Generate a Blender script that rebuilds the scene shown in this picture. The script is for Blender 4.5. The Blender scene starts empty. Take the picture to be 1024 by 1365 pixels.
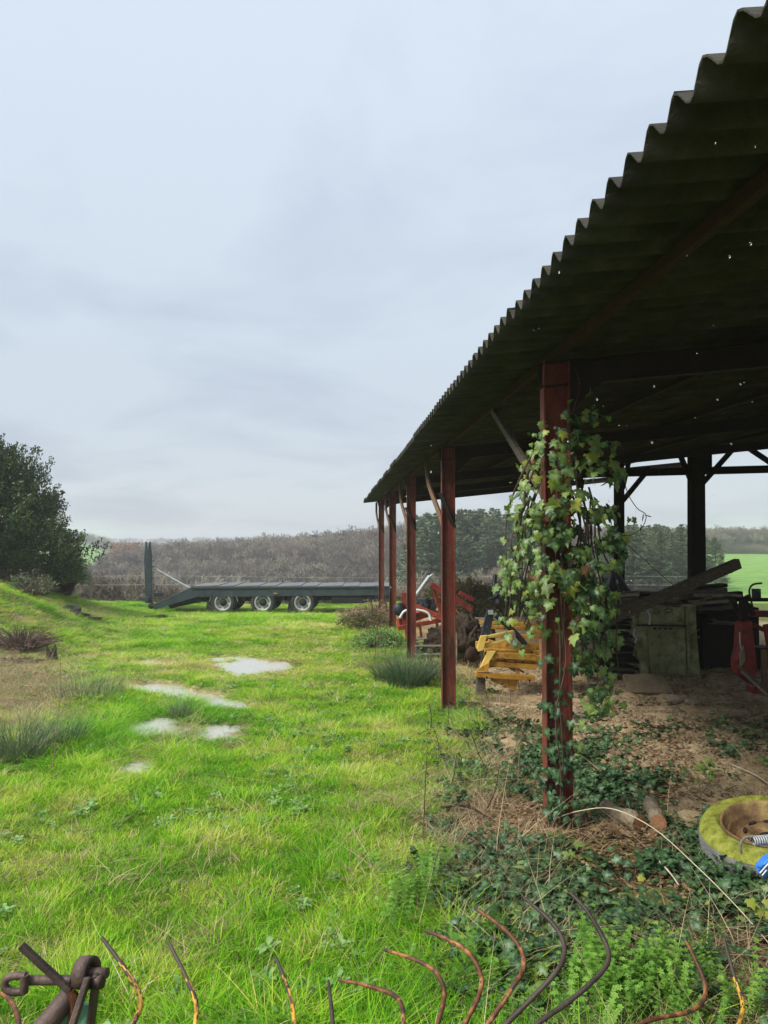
import bpy, math, random
import numpy as np
from mathutils import Vector, Matrix

random.seed(7)
rng = np.random.default_rng(11)
R = math.radians
scene = bpy.context.scene
COL = scene.collection

# ------------------------------------------------------------------ camera
F = 1000.0                    # focal length in pixels of the 1024 wide photograph
PITCH = math.atan(32.5 / F)
cam_d = bpy.data.cameras.new('camera')
cam = bpy.data.objects.new('camera', cam_d); COL.objects.link(cam)
cam.location = (0, 0, 0)
cam.rotation_euler = (R(90) + PITCH, 0, 0)
cam_d.sensor_fit = 'VERTICAL'; cam_d.sensor_height = 36; cam_d.lens = 36 * F / 1365
cam_d.clip_start = 0.05; cam_d.clip_end = 9000
scene.camera = cam

# ------------------------------------------------------------------ light
SUN_EL, SUN_AZ = R(46), R(-122)        # azimuth measured from +Y (view direction) towards +X
world = bpy.data.worlds.new('World'); scene.world = world; world.use_nodes = True
wn, wl = world.node_tree.nodes, world.node_tree.links
wn.clear()
def N(nodes, t, **kw):
    n = nodes.new(t)
    for k, v in kw.items():
        if k.startswith('i_'): n.inputs[int(k[2:])].default_value = v
        else: setattr(n, k, v)
    return n
wo = N(wn, 'ShaderNodeOutputWorld')
tc = N(wn, 'ShaderNodeTexCoord')
sep = N(wn, 'ShaderNodeSeparateXYZ'); wl.new(tc.outputs['Generated'], sep.inputs[0])
zadd = N(wn, 'ShaderNodeMath', operation='ADD', i_1=0.16)
zmx = N(wn, 'ShaderNodeMath', operation='MAXIMUM', i_1=0.0)
wl.new(sep.outputs['Z'], zmx.inputs[0]); wl.new(zmx.outputs[0], zadd.inputs[0])
dv = N(wn, 'ShaderNodeVectorMath', operation='DIVIDE')
cmb = N(wn, 'ShaderNodeCombineXYZ')
for k in range(3): wl.new(zadd.outputs[0], cmb.inputs[k])
wl.new(tc.outputs['Generated'], dv.inputs[0]); wl.new(cmb.outputs[0], dv.inputs[1])
no1 = N(wn, 'ShaderNodeTexNoise'); no1.inputs['Scale'].default_value = 1.15; no1.inputs['Detail'].default_value = 7; no1.inputs['Roughness'].default_value = .55; no1.inputs['Distortion'].default_value = .4
mpw = N(wn, 'ShaderNodeMapping'); mpw.inputs['Location'].default_value = (3.1, 1.7, 0)
wl.new(dv.outputs[0], mpw.inputs[0]); wl.new(mpw.outputs[0], no1.inputs['Vector'])
grad = N(wn, 'ShaderNodeValToRGB')
e = grad.color_ramp.elements
e[0].position = 0.0; e[0].color = (.565, .625, .69, 1)
e[1].position = 1.0; e[1].color = (.80, .90, 1.0, 1)
for p, c in ((.05, (.60, .665, .735, 1)), (.14, (.58, .655, .745, 1)), (.30, (.62, .71, .815, 1)), (.55, (.66, .76, .89, 1))):
    q = e.new(p); q.color = c
wl.new(sep.outputs['Z'], grad.inputs[0])
cr = N(wn, 'ShaderNodeValToRGB')
cr.color_ramp.elements[0].position = .33; cr.color_ramp.elements[0].color = (.88, .875, .90, 1)
cr.color_ramp.elements[1].position = .56; cr.color_ramp.elements[1].color = (1.05, 1.04, 1.02, 1)
wl.new(no1.outputs['Fac'], cr.inputs[0])
mul = N(wn, 'ShaderNodeMixRGB', blend_type='MULTIPLY'); mul.inputs[0].default_value = 1
wl.new(grad.outputs[0], mul.inputs[1]); wl.new(cr.outputs[0], mul.inputs[2])
bgc = N(wn, 'ShaderNodeBackground'); wl.new(mul.outputs[0], bgc.inputs[0]); bgc.inputs[1].default_value = .345
sky = N(wn, 'ShaderNodeTexSky', sky_type='NISHITA'); sky.sun_disc = False
sky.sun_elevation = SUN_EL; sky.sun_rotation = SUN_AZ
bgs = N(wn, 'ShaderNodeBackground'); wl.new(sky.outputs[0], bgs.inputs[0]); bgs.inputs[1].default_value = .05
mx = N(wn, 'ShaderNodeMixShader', i_0=.08)
wl.new(bgc.outputs[0], mx.inputs[1]); wl.new(bgs.outputs[0], mx.inputs[2]); wl.new(mx.outputs[0], wo.inputs['Surface'])

sun_d = bpy.data.lights.new('sun', 'SUN'); sun_d.energy = 1.5; sun_d.angle = R(20); sun_d.color = (1, .965, .90)
sun = bpy.data.objects.new('sun', sun_d); COL.objects.link(sun)
sdir = Vector((math.sin(SUN_AZ) * math.cos(SUN_EL), math.cos(SUN_AZ) * math.cos(SUN_EL), math.sin(SUN_EL)))
sun.rotation_euler = sdir.to_track_quat('Z', 'Y').to_euler()
sun.location = (-20, -20, 30)

vs = scene.view_settings
vs.view_transform = 'Standard'; vs.look = 'None'; vs.gamma = 1; vs.use_curve_mapping = False
vs.exposure = 1.62
scene.cycles.max_bounces = 6; scene.cycles.diffuse_bounces = 3; scene.cycles.glossy_bounces = 2
scene.cycles.transmission_bounces = 4; scene.cycles.transparent_max_bounces = 4; scene.cycles.volume_bounces = 2
scene.cycles.caustics_reflective = False; scene.cycles.caustics_refractive = False

# ------------------------------------------------------------------ geometry of the view
cp, sp = math.cos(PITCH), math.sin(PITCH)
def px(x, y, Y, d=0.0):
    """point of the world seen at pixel (x, y) of the photograph, Y metres ahead (then d metres further along Y)"""
    a, b = (x - 512) / F, (682.5 - y) / F
    v = Vector((a, cp - b * sp, sp + b * cp))
    v = v * (Y / v.y)
    return Vector((v.x, v.y + d, v.z))
def to_px(X, Y, Z):
    dep = np.maximum(Y * cp + Z * sp, 1e-3)
    return 512 + F * X / dep, 682.5 - F * (-Y * sp + Z * cp) / dep
AX = R(3.66); ca, sa = math.cos(AX), math.sin(AX)
def B(u, v, w): return Vector((u * ca - v * sa, u * sa + v * ca, w))   # barn: u across, v along, w up

# ------------------------------------------------------------------ terrain
def hash2(i, j, s):
    n = np.sin(i * 127.1 + j * 311.7 + s * 74.7) * 43758.5453
    return n - np.floor(n)
def vnoise(x, y, sc, seed=0):
    x = np.asarray(x, float) / sc; y = np.asarray(y, float) / sc
    i, j = np.floor(x), np.floor(y); f, g = x - i, y - j
    f = f * f * (3 - 2 * f); g = g * g * (3 - 2 * g)
    a = hash2(i, j, seed); b = hash2(i + 1, j, seed); c = hash2(i, j + 1, seed); d = hash2(i + 1, j + 1, seed)
    return (a * (1 - f) + b * f) * (1 - g) + (c * (1 - f) + d * f) * g - .5
def ss(a, b, x):
    t = np.clip((x - a) / (b - a), 0, 1); return t * t * (3 - 2 * t)
NY = [-30, 0, 2, 5.2, 10, 15, 20, 25, 32, 37]
NZ = [-1.7, -1.72, -1.74, -2.03, -2.36, -2.48, -2.52, -2.74, -3.36, -3.36]
def bank_top(Y): return np.interp(Y, [4, 9, 14, 20, 26, 30, 40], [0, .12, .65, 1.45, 1.1, .45, 0])
def base_height(X, Y):
    near = np.interp(Y, NY, NZ)
    t = X / np.maximum(Y, 1)
    vz = np.interp(Y, [37, 41, 50, 75, 95, 170, 260, 6000], [0, -.9, -6, -17, -17, -7.5, -6, -6])
    rz = np.interp(Y, [37, 60, 90, 200, 400, 6000], [0, -1.7, -1.9, -1.1, -2.5, -3])
    lz = np.interp(Y, [37, 41, 75, 150, 250, 350, 600, 6000], [0, -.8, -11, -11, -6.4, -1.4, 1, 1])
    wr = ss(-.03, .22, t); wl_ = 1 - ss(-.40, -.355, t)
    far = vz * (1 - wr - wl_) + rz * wr + lz * wl_
    h = near + far + ss(105, 180, Y) * ss(-.36, .08, t) * (1 - ss(.10, .30, t)) * 4.5
    xf = -4.9 - (Y - 10) * .18
    k = np.clip((xf - X) / 5.2, 0, 1)
    h = h + bank_top(Y) * (k * k * (3 - 2 * k))
    return h
# puddles: px centre, px radii, skew, level offset
PUD = [(252, 924, 70, 11, .13), (327, 890, 44, 10, .02), (222, 974, 58, 11, .02), (287, 978, 36, 10, -.08),
       (181, 1021, 30, 11, 0), (193, 883, 14, 4, 0)]
LEVEL = []
def hit_base(x, y, f=None):
    f = f or base_height
    d = px(x, y, 1.0); Y = 1.2 * 1.004 ** np.arange(1460)
    below = d.z * Y < f(d.x * Y, Y); return d * float(Y[int(np.argmax(below))] if below.any() else 400)
for c in PUD:
    LEVEL.append(hit_base(c[0], c[1]).z - .012)
def dirt_amt(X, Y):
    u = X * ca + Y * sa
    ub = np.interp(Y, [0, 4.4, 5.6, 8, 12, 20, 30], [9, 4.6, 1.9, 1.75, 2.1, 2.1, 1.9])
    n = vnoise(X, Y, 1.1, 5) * 1.1 + vnoise(X, Y, .35, 6) * .5
    return ss(-.35, .35, u - ub + n * .8) * (1 - ss(26, 29, Y)) * (1 - ss(12.5, 14, u))
def height(X, Y):
    X = np.asarray(X, float); Y = np.asarray(Y, float)
    h = base_height(X, Y)
    nearm = 1 - ss(36, 44, Y)
    h = h + nearm * (vnoise(X, Y, 2.6, 1) * .10 + vnoise(X, Y, .9, 2) * .06 + vnoise(X, Y, .33, 3) * .05)
    h = h + ss(40, 90, Y) * vnoise(X, Y, 30, 4) * 1.2
    dm = dirt_amt(X, Y)
    h = h + dm * (np.abs(vnoise(X, Y * 2.4, .7, 8)) * .17 + vnoise(X, Y, .22, 9) * .07)
    q, r = to_px(X, Y, h)
    for c, L in zip(PUD, LEVEL):
        dx = (q - c[0]) / c[2]; dy = (r - c[1] - c[4] * (q - c[0])) / c[3]
        rad = np.sqrt(dx * dx + dy * dy) + vnoise(X, Y, .7, 12) * .8 + vnoise(X, Y, .25, 13) * .6
        m = (1 - ss(.75, 1.35, rad)) * (Y < 18)
        h = h * (1 - m) + (L - .03 + vnoise(X, Y, .3, 14) * .05) * m
        m2 = (1 - ss(1.3, 2.2, rad)) * (1 - m) * (Y < 18)
        h = np.where(m2 > 0, np.maximum(h, L + .008) * m2 + h * (1 - m2), h)
    return h
def hit(x, y): return hit_base(x, y, height)
def gz(X, Y): return float(height(np.array([X]), np.array([Y]))[0])

# ------------------------------------------------------------------ materials
def new_mat(name):
    m = bpy.data.materials.new(name); m.use_nodes = True
    n, l = m.node_tree.nodes, m.node_tree.links; n.clear()
    o = N(n, 'ShaderNodeOutputMaterial'); return m, n, l, o
def c4(c): return (c[0], c[1], c[2], 1)
def ramp(n, cols):
    r = N(n, 'ShaderNodeValToRGB'); e = r.color_ramp.elements
    e[0].position, e[0].color = cols[0][0], c4(cols[0][1])
    e[1].position, e[1].color = cols[-1][0], c4(cols[-1][1])
    for p, c in cols[1:-1]:
        q = e.new(p); q.color = c4(c)
    return r
def mat(name, cols, scale=6, rough=.7, metal=0, bump=.25, bscale=40, stretch=(1, 1, 1), spec=.3, second=None, dist=.02):
    """weathered surface: noise through a ramp, optional second blotchy layer (colour, low, high, scale), bump"""
    m, n, l, o = new_mat(name)
    b = N(n, 'ShaderNodeBsdfPrincipled'); l.new(b.outputs[0], o.inputs[0])
    t = N(n, 'ShaderNodeTexCoord'); oi = N(n, 'ShaderNodeObjectInfo')
    mp = N(n, 'ShaderNodeMapping'); mp.inputs['Scale'].default_value = stretch
    sc = N(n, 'ShaderNodeMath', operation='MULTIPLY', i_1=37.0); l.new(oi.outputs['Random'], sc.inputs[0])
    l.new(t.outputs['Object'], mp.inputs[0]); l.new(sc.outputs[0], mp.inputs['Location'])
    no = N(n, 'ShaderNodeTexNoise'); no.inputs['Scale'].default_value = scale; no.inputs['Detail'].default_value = 8; no.inputs['Roughness'].default_value = .62
    l.new(mp.outputs[0], no.inputs['Vector'])
    r = ramp(n, cols); l.new(no.outputs['Fac'], r.inputs[0]); out = r.outputs[0]
    if second:
        c, lo, hi, s2 = second
        n2 = N(n, 'ShaderNodeTexNoise'); n2.inputs['Scale'].default_value = s2; n2.inputs['Detail'].default_value = 9; n2.inputs['Roughness'].default_value = .7
        l.new(mp.outputs[0], n2.inputs['Vector'])
        mr = N(n, 'ShaderNodeMapRange'); mr.inputs[1].default_value = lo; mr.inputs[2].default_value = hi; l.new(n2.outputs['Fac'], mr.inputs[0])
        mm = N(n, 'ShaderNodeMixRGB'); l.new(mr.outputs[0], mm.inputs[0]); l.new(out, mm.inputs[1]); mm.inputs[2].default_value = c4(c)
        out = mm.outputs[0]
    l.new(out, b.inputs['Base Color'])
    b.inputs['Metallic'].default_value = metal; b.inputs['Specular IOR Level'].default_value = spec
    rr = N(n, 'ShaderNodeMapRange'); rr.inputs[3].default_value = rough - .12; rr.inputs[4].default_value = min(1, rough + .12); l.new(no.outputs['Fac'], rr.inputs[0]); l.new(rr.outputs[0], b.inputs['Roughness'])
    if bump:
        nb = N(n, 'ShaderNodeTexNoise'); nb.inputs['Scale'].default_value = bscale; nb.inputs['Detail'].default_value = 5
        l.new(mp.outputs[0], nb.inputs['Vector'])
        bm = N(n, 'ShaderNodeBump'); bm.inputs['Strength'].default_value = bump; bm.inputs['Distance'].default_value = dist
        l.new(nb.outputs['Fac'], bm.inputs['Height']); l.new(bm.outputs[0], b.inputs['Normal'])
    return m
def leaf_mat(name, cols, trans=.3, rough=.45, spec=.35, use_tint=False, vein=None, spread=.5, hgrad=0.0):
    """thin leaf: ramp driven by the per-leaf value 'rnd' and a random per object or instance, plus light through it"""
    m, n, l, o = new_mat(name)
    at = N(n, 'ShaderNodeAttribute', attribute_name='rnd'); oi = N(n, 'ShaderNodeObjectInfo')
    a = N(n, 'ShaderNodeMath', operation='MULTIPLY', i_1=spread); l.new(at.outputs['Fac'], a.inputs[0])
    if use_tint:
        ti = N(n, 'ShaderNodeAttribute', attribute_name='tint', attribute_type='INSTANCER')
        src = ti.outputs['Fac']; w2 = 1.0
    else:
        src = oi.outputs['Random']; w2 = 1 - spread
    b2 = N(n, 'ShaderNodeMath', operation='MULTIPLY_ADD', i_1=w2); l.new(src, b2.inputs[0]); l.new(a.outputs[0], b2.inputs[2])
    fac = b2.outputs[0]
    if hgrad:
        ha = N(n, 'ShaderNodeAttribute', attribute_name='h')
        hb = N(n, 'ShaderNodeMath', operation='MULTIPLY_ADD', i_1=hgrad); l.new(ha.outputs['Fac'], hb.inputs[0]); l.new(fac, hb.inputs[2]); fac = hb.outputs[0]
    r = ramp(n, cols); l.new(fac, r.inputs[0]); out = r.outputs[0]
    if vein:
        va = N(n, 'ShaderNodeAttribute', attribute_name='vein')
        mm = N(n, 'ShaderNodeMixRGB'); l.new(va.outputs['Fac'], mm.inputs[0]); l.new(out, mm.inputs[1]); mm.inputs[2].default_value = c4(vein); out = mm.outputs[0]
    p = N(n, 'ShaderNodeBsdfPrincipled'); l.new(out, p.inputs['Base Color']); p.inputs['Roughness'].default_value = rough; p.inputs['Specular IOR Level'].default_value = spec
    tr = N(n, 'ShaderNodeBsdfTranslucent'); l.new(out, tr.inputs[0])
    ms = N(n, 'ShaderNodeMixShader', i_0=trans); l.new(p.outputs[0], ms.inputs[1]); l.new(tr.outputs[0], ms.inputs[2]); l.new(ms.outputs[0], o.inputs[0])
    return m

M = {}
M['post_red'] = mat('post_red', [(.30, (.05, .016, .012)), (.5, (.15, .026, .019)), (.72, (.26, .062, .042))], 5, .66, 0, .45, 60, (1, 1, .35), second=((.13, .055, .028), .47, .60, 13))
M['rust'] = mat('rust', [(.3, (.02, .010, .007)), (.7, (.06, .022, .012))], 14, .85, 0, .4, 90)
M['steel_dark'] = mat('steel_dark', [(.3, (.010, .007, .006)), (.7, (.03, .016, .012))], 8, .8, 0, .3, 60)
M['fibre'] = mat('fibre_cement', [(.3, (.026, .025, .022)), (.55, (.062, .058, .050)), (.8, (.12, .112, .10))], 3, .93, 0, .5, 70, (1, 1, 1), .15, second=((.05, .052, .026), .5, .68, 4))
M['timber_dark'] = mat('timber_dark', [(.3, (.008, .007, .006)), (.7, (.026, .021, .016))], 9, .9, 0, .5, 30, (6, 6, .6), .12)
M['wood_brown'] = mat('wood_brown', [(.3, (.09, .05, .03)), (.7, (.24, .15, .09))], 7, .85, 0, .4, 40, (6, 6, 1), .15)
M['wood_grey'] = mat('wood_grey', [(.3, (.12, .10, .075)), (.7, (.33, .29, .22))], 7, .88, 0, .45, 40, (1, 6, 6), .15)
M['wood_old'] = mat('wood_old', [(.3, (.05, .04, .03)), (.7, (.17, .14, .10))], 7, .9, 0, .45, 40, (1, 6, 6), .15)
M['wood_pale'] = mat('wood_pale', [(.3, (.28, .21, .12)), (.7, (.50, .40, .24))], 9, .8, 0, .3, 40, (1, 6, 6), .2)
M['trailer'] = mat('trailer_paint', [(.3, (.022, .032, .040)), (.7, (.045, .062, .074))], 2.5, .45, 0, .1, 30, spec=.5, second=((.07, .065, .055), .55, .8, 3))
M['trailer_dark'] = mat('trailer_chassis', [(.3, (.008, .009, .010)), (.7, (.022, .022, .022))], 4, .7, 0, .2, 30)
M['deck'] = mat('wet_deck', [(.3, (.06, .06, .055)), (.7, (.15, .14, .125))], 2, .4, 0, .2, 25, spec=.6)
M['galv'] = mat('galvanised', [(.3, (.30, .33, .33)), (.7, (.48, .52, .52))], 6, .5, .3, .1, 40)
M['rim'] = mat('wheel_rim', [(.3, (.30, .30, .29)), (.7, (.52, .52, .50))], 6, .55, .1, .15, 40)
M['tyre'] = mat('tyre_rubber', [(.3, (.018, .018, .018)), (.7, (.055, .052, .048))], 5, .8, 0, .3, 50)
M['tyre_grey'] = mat('old_tyre_rubber', [(.3, (.13, .13, .12)), (.7, (.30, .29, .27))], 9, .9, 0, .5, 50, second=((.08, .09, .05), .5, .7, 6))
M['moss'] = mat('moss', [(.3, (.13, .14, .03)), (.48, (.26, .28, .045)), (.7, (.44, .45, .10))], 16, .97, 0, 1.0, 140, spec=.05, dist=.015, second=((.14, .13, .06), .55, .72, 22))
M['rim_rust'] = mat('rim_rust', [(.3, (.06, .035, .018)), (.5, (.17, .10, .045)), (.75, (.34, .27, .09))], 9, .75, 0, .3, 50)
M['orange'] = mat('orange_paint', [(.3, (.28, .038, .018)), (.7, (.46, .08, .035))], 6, .6, 0, .25, 60, second=((.10, .045, .03), .50, .62, 9))
M['red_paint'] = mat('red_paint', [(.3, (.15, .016, .013)), (.7, (.30, .04, .03))], 6, .6, 0, .25, 60, second=((.07, .03, .02), .48, .62, 9))
M['yellow'] = mat('yellow_paint', [(.3, (.36, .17, .02)), (.7, (.58, .32, .045))], 4, .6, 0, .25, 60, second=((.13, .065, .03), .50, .64, 9))
M['yellow_pale'] = mat('yellow_pale', [(.3, (.62, .40, .07)), (.7, (.80, .60, .16))], 4, .5, 0, .15, 40, second=((.22, .12, .04), .6, .72, 16))
M['black_paint'] = mat('black_paint', [(.3, (.012, .014, .018)), (.7, (.035, .04, .047))], 5, .5, 0, .15, 40)
M['grimy'] = mat('grimy_green', [(.3, (.10, .11, .04)), (.5, (.22, .23, .11)), (.75, (.40, .40, .26))], 3.2, .85, 0, .3, 40, second=((.10, .085, .03), .5, .66, 7))
M['board_tan'] = mat('board_tan', [(.3, (.16, .115, .065)), (.7, (.30, .23, .14))], 5, .85, 0, .3, 30)
M['slab'] = mat('slab', [(.3, (.12, .09, .055)), (.7, (.24, .185, .115))], 6, .8, 0, .2, 40)
M['stone'] = mat('stone', [(.3, (.10, .08, .055)), (.7, (.34, .28, .19))], 12, .92, 0, 1.0, 30)
M['bark'] = mat('bark', [(.3, (.045, .035, .025)), (.7, (.16, .13, .095))], 6, .95, 0, .9, 30, (4, 4, 1), .1, dist=.04)
M['bark_log'] = mat('bark_log', [(.3, (.12, .09, .055)), (.7, (.32, .26, .18))], 10, .95, 0, .9, 40, (1, 1, 1), .1, dist=.03)
M['root'] = mat('root_lump', [(.3, (.02, .014, .009)), (.7, (.085, .062, .045))], 5, .95, 0, .9, 14, spec=.1, dist=.06)
M['cut_wood'] = mat('cut_wood', [(.3, (.20, .09, .035)), (.7, (.36, .19, .09))], 12, .85, 0, .3, 60)
M['tine'] = mat('tine_rust', [(.36, (.05, .025, .016)), (.5, (.13, .045, .02)), (.66, (.42, .19, .06))], 30, .62, .1, .5, 160, spec=.4, dist=.003)
M['tine_yellow'] = mat('tine_yellow', [(.40, (.10, .045, .02)), (.50, (.55, .30, .03)), (.75, (.75, .46, .05))], 24, .6, 0, .5, 160, spec=.4, dist=.003)
M['tine_dark'] = mat('tine_dark', [(.3, (.035, .026, .022)), (.7, (.10, .07, .055))], 20, .6, .2, .5, 160, spec=.4, dist=.003)
M['iron'] = mat('old_iron', [(.3, (.05, .034, .028)), (.7, (.15, .10, .075))], 22, .6, .2, .5, 120, spec=.45, dist=.004)
M['green_paint'] = mat('green_paint', [(.3, (.10, .28, .15)), (.7, (.22, .48, .28))], 20, .6, 0, .3, 90)
M['blue'] = mat('blue_sack', [(.3, (.02, .13, .50)), (.7, (.05, .25, .75))], 4, .4, 0, .1, 30, spec=.5)
M['white'] = mat('white_print', [(.3, (.62, .62, .60)), (.7, (.8, .8, .78))], 8, .5, 0, .1, 30)
M['string'] = mat('pale_stalk', [(.3, (.42, .35, .22)), (.7, (.66, .58, .42))], 12, .8, 0, .1, 60)
M['wire'] = mat('fence_wire', [(.3, (.25, .25, .25)), (.7, (.5, .5, .5))], 12, .5, .4, 0)
M['vine'] = mat('vine_stem', [(.3, (.03, .02, .014)), (.7, (.12, .08, .055))], 14, .9, 0, .3, 60)
M['shard'] = mat('stained_board', [(.3, (.30, .15, .06)), (.7, (.60, .38, .20))], 16, .85, 0, .3, 60)

M['grass'] = leaf_mat('grass_blade', [(0, (.035, .14, .008)), (.22, (.095, .31, .012)), (.48, (.22, .49, .018)), (.72, (.44, .62, .045)), (.87, (.62, .58, .13)), (1, (.64, .53, .30))], .24, .6, .12, True, spread=.38, hgrad=.14)
M['rush'] = leaf_mat('rush_blade', [(0, (.06, .11, .05)), (.6, (.13, .20, .10)), (1, (.30, .30, .16))], .2, .5, .35, spread=.6)
M['straw'] = leaf_mat('straw', [(0, (.16, .10, .055)), (.5, (.46, .34, .19)), (1, (.68, .56, .36))], .25, .7, .2, spread=.6)
M['weed'] = leaf_mat('weed_leaf', [(0, (.07, .19, .04)), (.5, (.19, .36, .09)), (1, (.40, .56, .24))], .3, .5, .4, spread=.6)
M['cleaver'] = leaf_mat('cleaver_leaf', [(0, (.09, .22, .03)), (.6, (.18, .38, .05)), (1, (.30, .52, .09))], .35, .5, .35, spread=.6)
M['ivy_dark'] = leaf_mat('ivy_dark', [(0, (.016, .045, .018)), (.5, (.035, .085, .03)), (1, (.07, .14, .045))], .15, .42, .32, vein=(.16, .26, .12), spread=.5)
M['ivy_mid'] = leaf_mat('ivy_mid', [(0, (.05, .12, .03)), (.55, (.15, .24, .05)), (1, (.31, .38, .09))], .28, .40, .4, vein=(.26, .36, .14), spread=.5)
M['ivy_yellow'] = leaf_mat('ivy_yellow', [(0, (.20, .28, .03)), (1, (.50, .50, .10))], .3, .4, .4, vein=(.30, .40, .08), spread=.4)
M['ivy_brown'] = leaf_mat('ivy_brown', [(0, (.10, .045, .025)), (1, (.30, .15, .08))], .2, .7, .2, vein=(.3, .17, .09), spread=.4)
M['litter'] = leaf_mat('dead_leaf', [(0, (.05, .03, .018)), (.5, (.17, .10, .05)), (1, (.40, .27, .14))], .12, .8, .15, spread=.6)
M['chip'] = leaf_mat('bark_chip', [(0, (.05, .033, .02)), (.6, (.20, .14, .08)), (1, (.46, .35, .2))], .0, .85, .15, spread=.6)
M['holly'] = leaf_mat('holm_leaf', [(0, (.018, .034, .013)), (.5, (.045, .078, .022)), (.9, (.10, .14, .04)), (1, (.20, .17, .07))], .12, .4, .45, spread=1)
M['pale_leaf'] = leaf_mat('pale_leaf', [(0, (.09, .13, .06)), (.6, (.19, .24, .12)), (1, (.34, .38, .22))], .2, .6, .3, spread=1)
M['bramble'] = leaf_mat('bramble_leaf', [(0, (.05, .07, .02)), (.5, (.12, .13, .04)), (.8, (.24, .16, .07)), (1, (.30, .25, .10))], .2, .6, .3, spread=1)
M['pine'] = leaf_mat('pine_needles', [(0, (.065, .095, .055)), (.6, (.14, .185, .10)), (1, (.24, .28, .16))], .1, .8, .15, spread=.7)
M['twig'] = leaf_mat('twig', [(0, (.075, .060, .050)), (.35, (.16, .13, .11)), (.65, (.26, .21, .165)), (1, (.38, .37, .25))], 0, .9, .1, spread=.25)
M['twig_near'] = leaf_mat('near_twig', [(0, (.08, .055, .05)), (1, (.24, .17, .14))], 0, .9, .1, spread=.4)
M['orange_leaf'] = leaf_mat('copper_leaf', [(0, (.22, .10, .05)), (1, (.40, .20, .11))], .1, .8, .1, spread=.8)

def water_mat():
    m, n, l, o = new_mat('muddy_water')
    b = N(n, 'ShaderNodeBsdfPrincipled'); l.new(b.outputs[0], o.inputs[0])
    b.inputs['Base Color'].default_value = (.47, .45, .385, 1); b.inputs['Roughness'].default_value = .04
    b.inputs['Specular IOR Level'].default_value = .9
    t = N(n, 'ShaderNodeTexCoord'); w = N(n, 'ShaderNodeTexNoise'); w.inputs['Scale'].default_value = 22; l.new(t.outputs['Object'], w.inputs['Vector'])
    bm = N(n, 'ShaderNodeBump'); bm.inputs['Strength'].default_value = .12; bm.inputs['Distance'].default_value = .01
    l.new(w.outputs['Fac'], bm.inputs['Height']); l.new(bm.outputs[0], b.inputs['Normal'])
    return m
M['water'] = water_mat()
def drop_mat():
    m, n, l, o = new_mat('rain_water')
    b = N(n, 'ShaderNodeBsdfGlass'); b.inputs['IOR'].default_value = 1.33; b.inputs['Roughness'].default_value = .0
    l.new(b.outputs[0], o.inputs[0]); return m
M['drop'] = drop_mat()
def ground_mat():
    m, n, l, o = new_mat('ground_soil')
    b = N(n, 'ShaderNodeBsdfPrincipled'); l.new(b.outputs[0], o.inputs[0])
    b.inputs['Roughness'].default_value = .95; b.inputs['Specular IOR Level'].default_value = .12
    t = N(n, 'ShaderNodeTexCoord')
    def noise(s, d=8, r=.6):
        q = N(n, 'ShaderNodeTexNoise'); q.inputs['Scale'].default_value = s; q.inputs['Detail'].default_value = d; q.inputs['Roughness'].default_value = r
        l.new(t.outputs['Object'], q.inputs['Vector']); return q
    n1, n2, n3 = noise(2.5), noise(11), noise(.02, 6)
    soil = ramp(n, [(.3, (.05, .035, .018)), (.5, (.10, .075, .035)), (.7, (.17, .13, .06))]); l.new(n2.outputs['Fac'], soil.inputs[0])
    dirt = ramp(n, [(.3, (.24, .165, .085)), (.5, (.40, .30, .17)), (.72, (.56, .44, .27))]); l.new(n2.outputs['Fac'], dirt.inputs[0])
    turf = ramp(n, [(.3, (.06, .10, .018)), (.6, (.13, .22, .03))]); l.new(n1.outputs['Fac'], turf.inputs[0])
    field = ramp(n, [(.3, (.15, .30, .06)), (.7, (.24, .40, .10))]); l.new(n3.outputs['Fac'], field.inputs[0])
    nf = noise(.35, 8, .7)
    fr = ramp(n, [(.42, (.55, .55, .5)), (.6, (1, 1, 1))]); l.new(nf.outputs['Fac'], fr.inputs[0])
    fm = N(n, 'ShaderNodeMixRGB', blend_type='MULTIPLY'); fm.inputs[0].default_value = .55; l.new(field.outputs[0], fm.inputs[1]); l.new(fr.outputs[0], fm.inputs[2])
    a = N(n, 'ShaderNodeAttribute', attribute_name='zone'); s = N(n, 'ShaderNodeSeparateColor'); l.new(a.outputs['Color'], s.inputs[0])
    m1 = N(n, 'ShaderNodeMixRGB'); l.new(n1.outputs['Fac'], m1.inputs[0]); l.new(soil.outputs[0], m1.inputs[1]); l.new(turf.outputs[0], m1.inputs[2])
    m2 = N(n, 'ShaderNodeMixRGB'); l.new(s.outputs[0], m2.inputs[0]); l.new(m1.outputs[0], m2.inputs[1]); l.new(dirt.outputs[0], m2.inputs[2])
    m3 = N(n, 'ShaderNodeMixRGB'); l.new(s.outputs[1], m3.inputs[0]); l.new(m2.outputs[0], m3.inputs[1]); l.new(fm.outputs[0], m3.inputs[2])
    brush = ramp(n, [(.3, (.05, .042, .03)), (.7, (.11, .10, .06))]); l.new(n3.outputs['Fac'], brush.inputs[0])
    m4 = N(n, 'ShaderNodeMixRGB'); l.new(s.outputs[2], m4.inputs[0]); l.new(m3.outputs[0], m4.inputs[1]); l.new(brush.outputs[0], m4.inputs[2])
    l.new(m4.outputs[0], b.inputs['Base Color'])
    bm = N(n, 'ShaderNodeBump'); bm.inputs['Strength'].default_value = .7; bm.inputs['Distance'].default_value = .03
    nb = noise(28, 6); l.new(nb.outputs['Fac'], bm.inputs['Height']); l.new(bm.outputs[0], b.inputs['Normal'])
    return m
M['ground'] = ground_mat()

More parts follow.
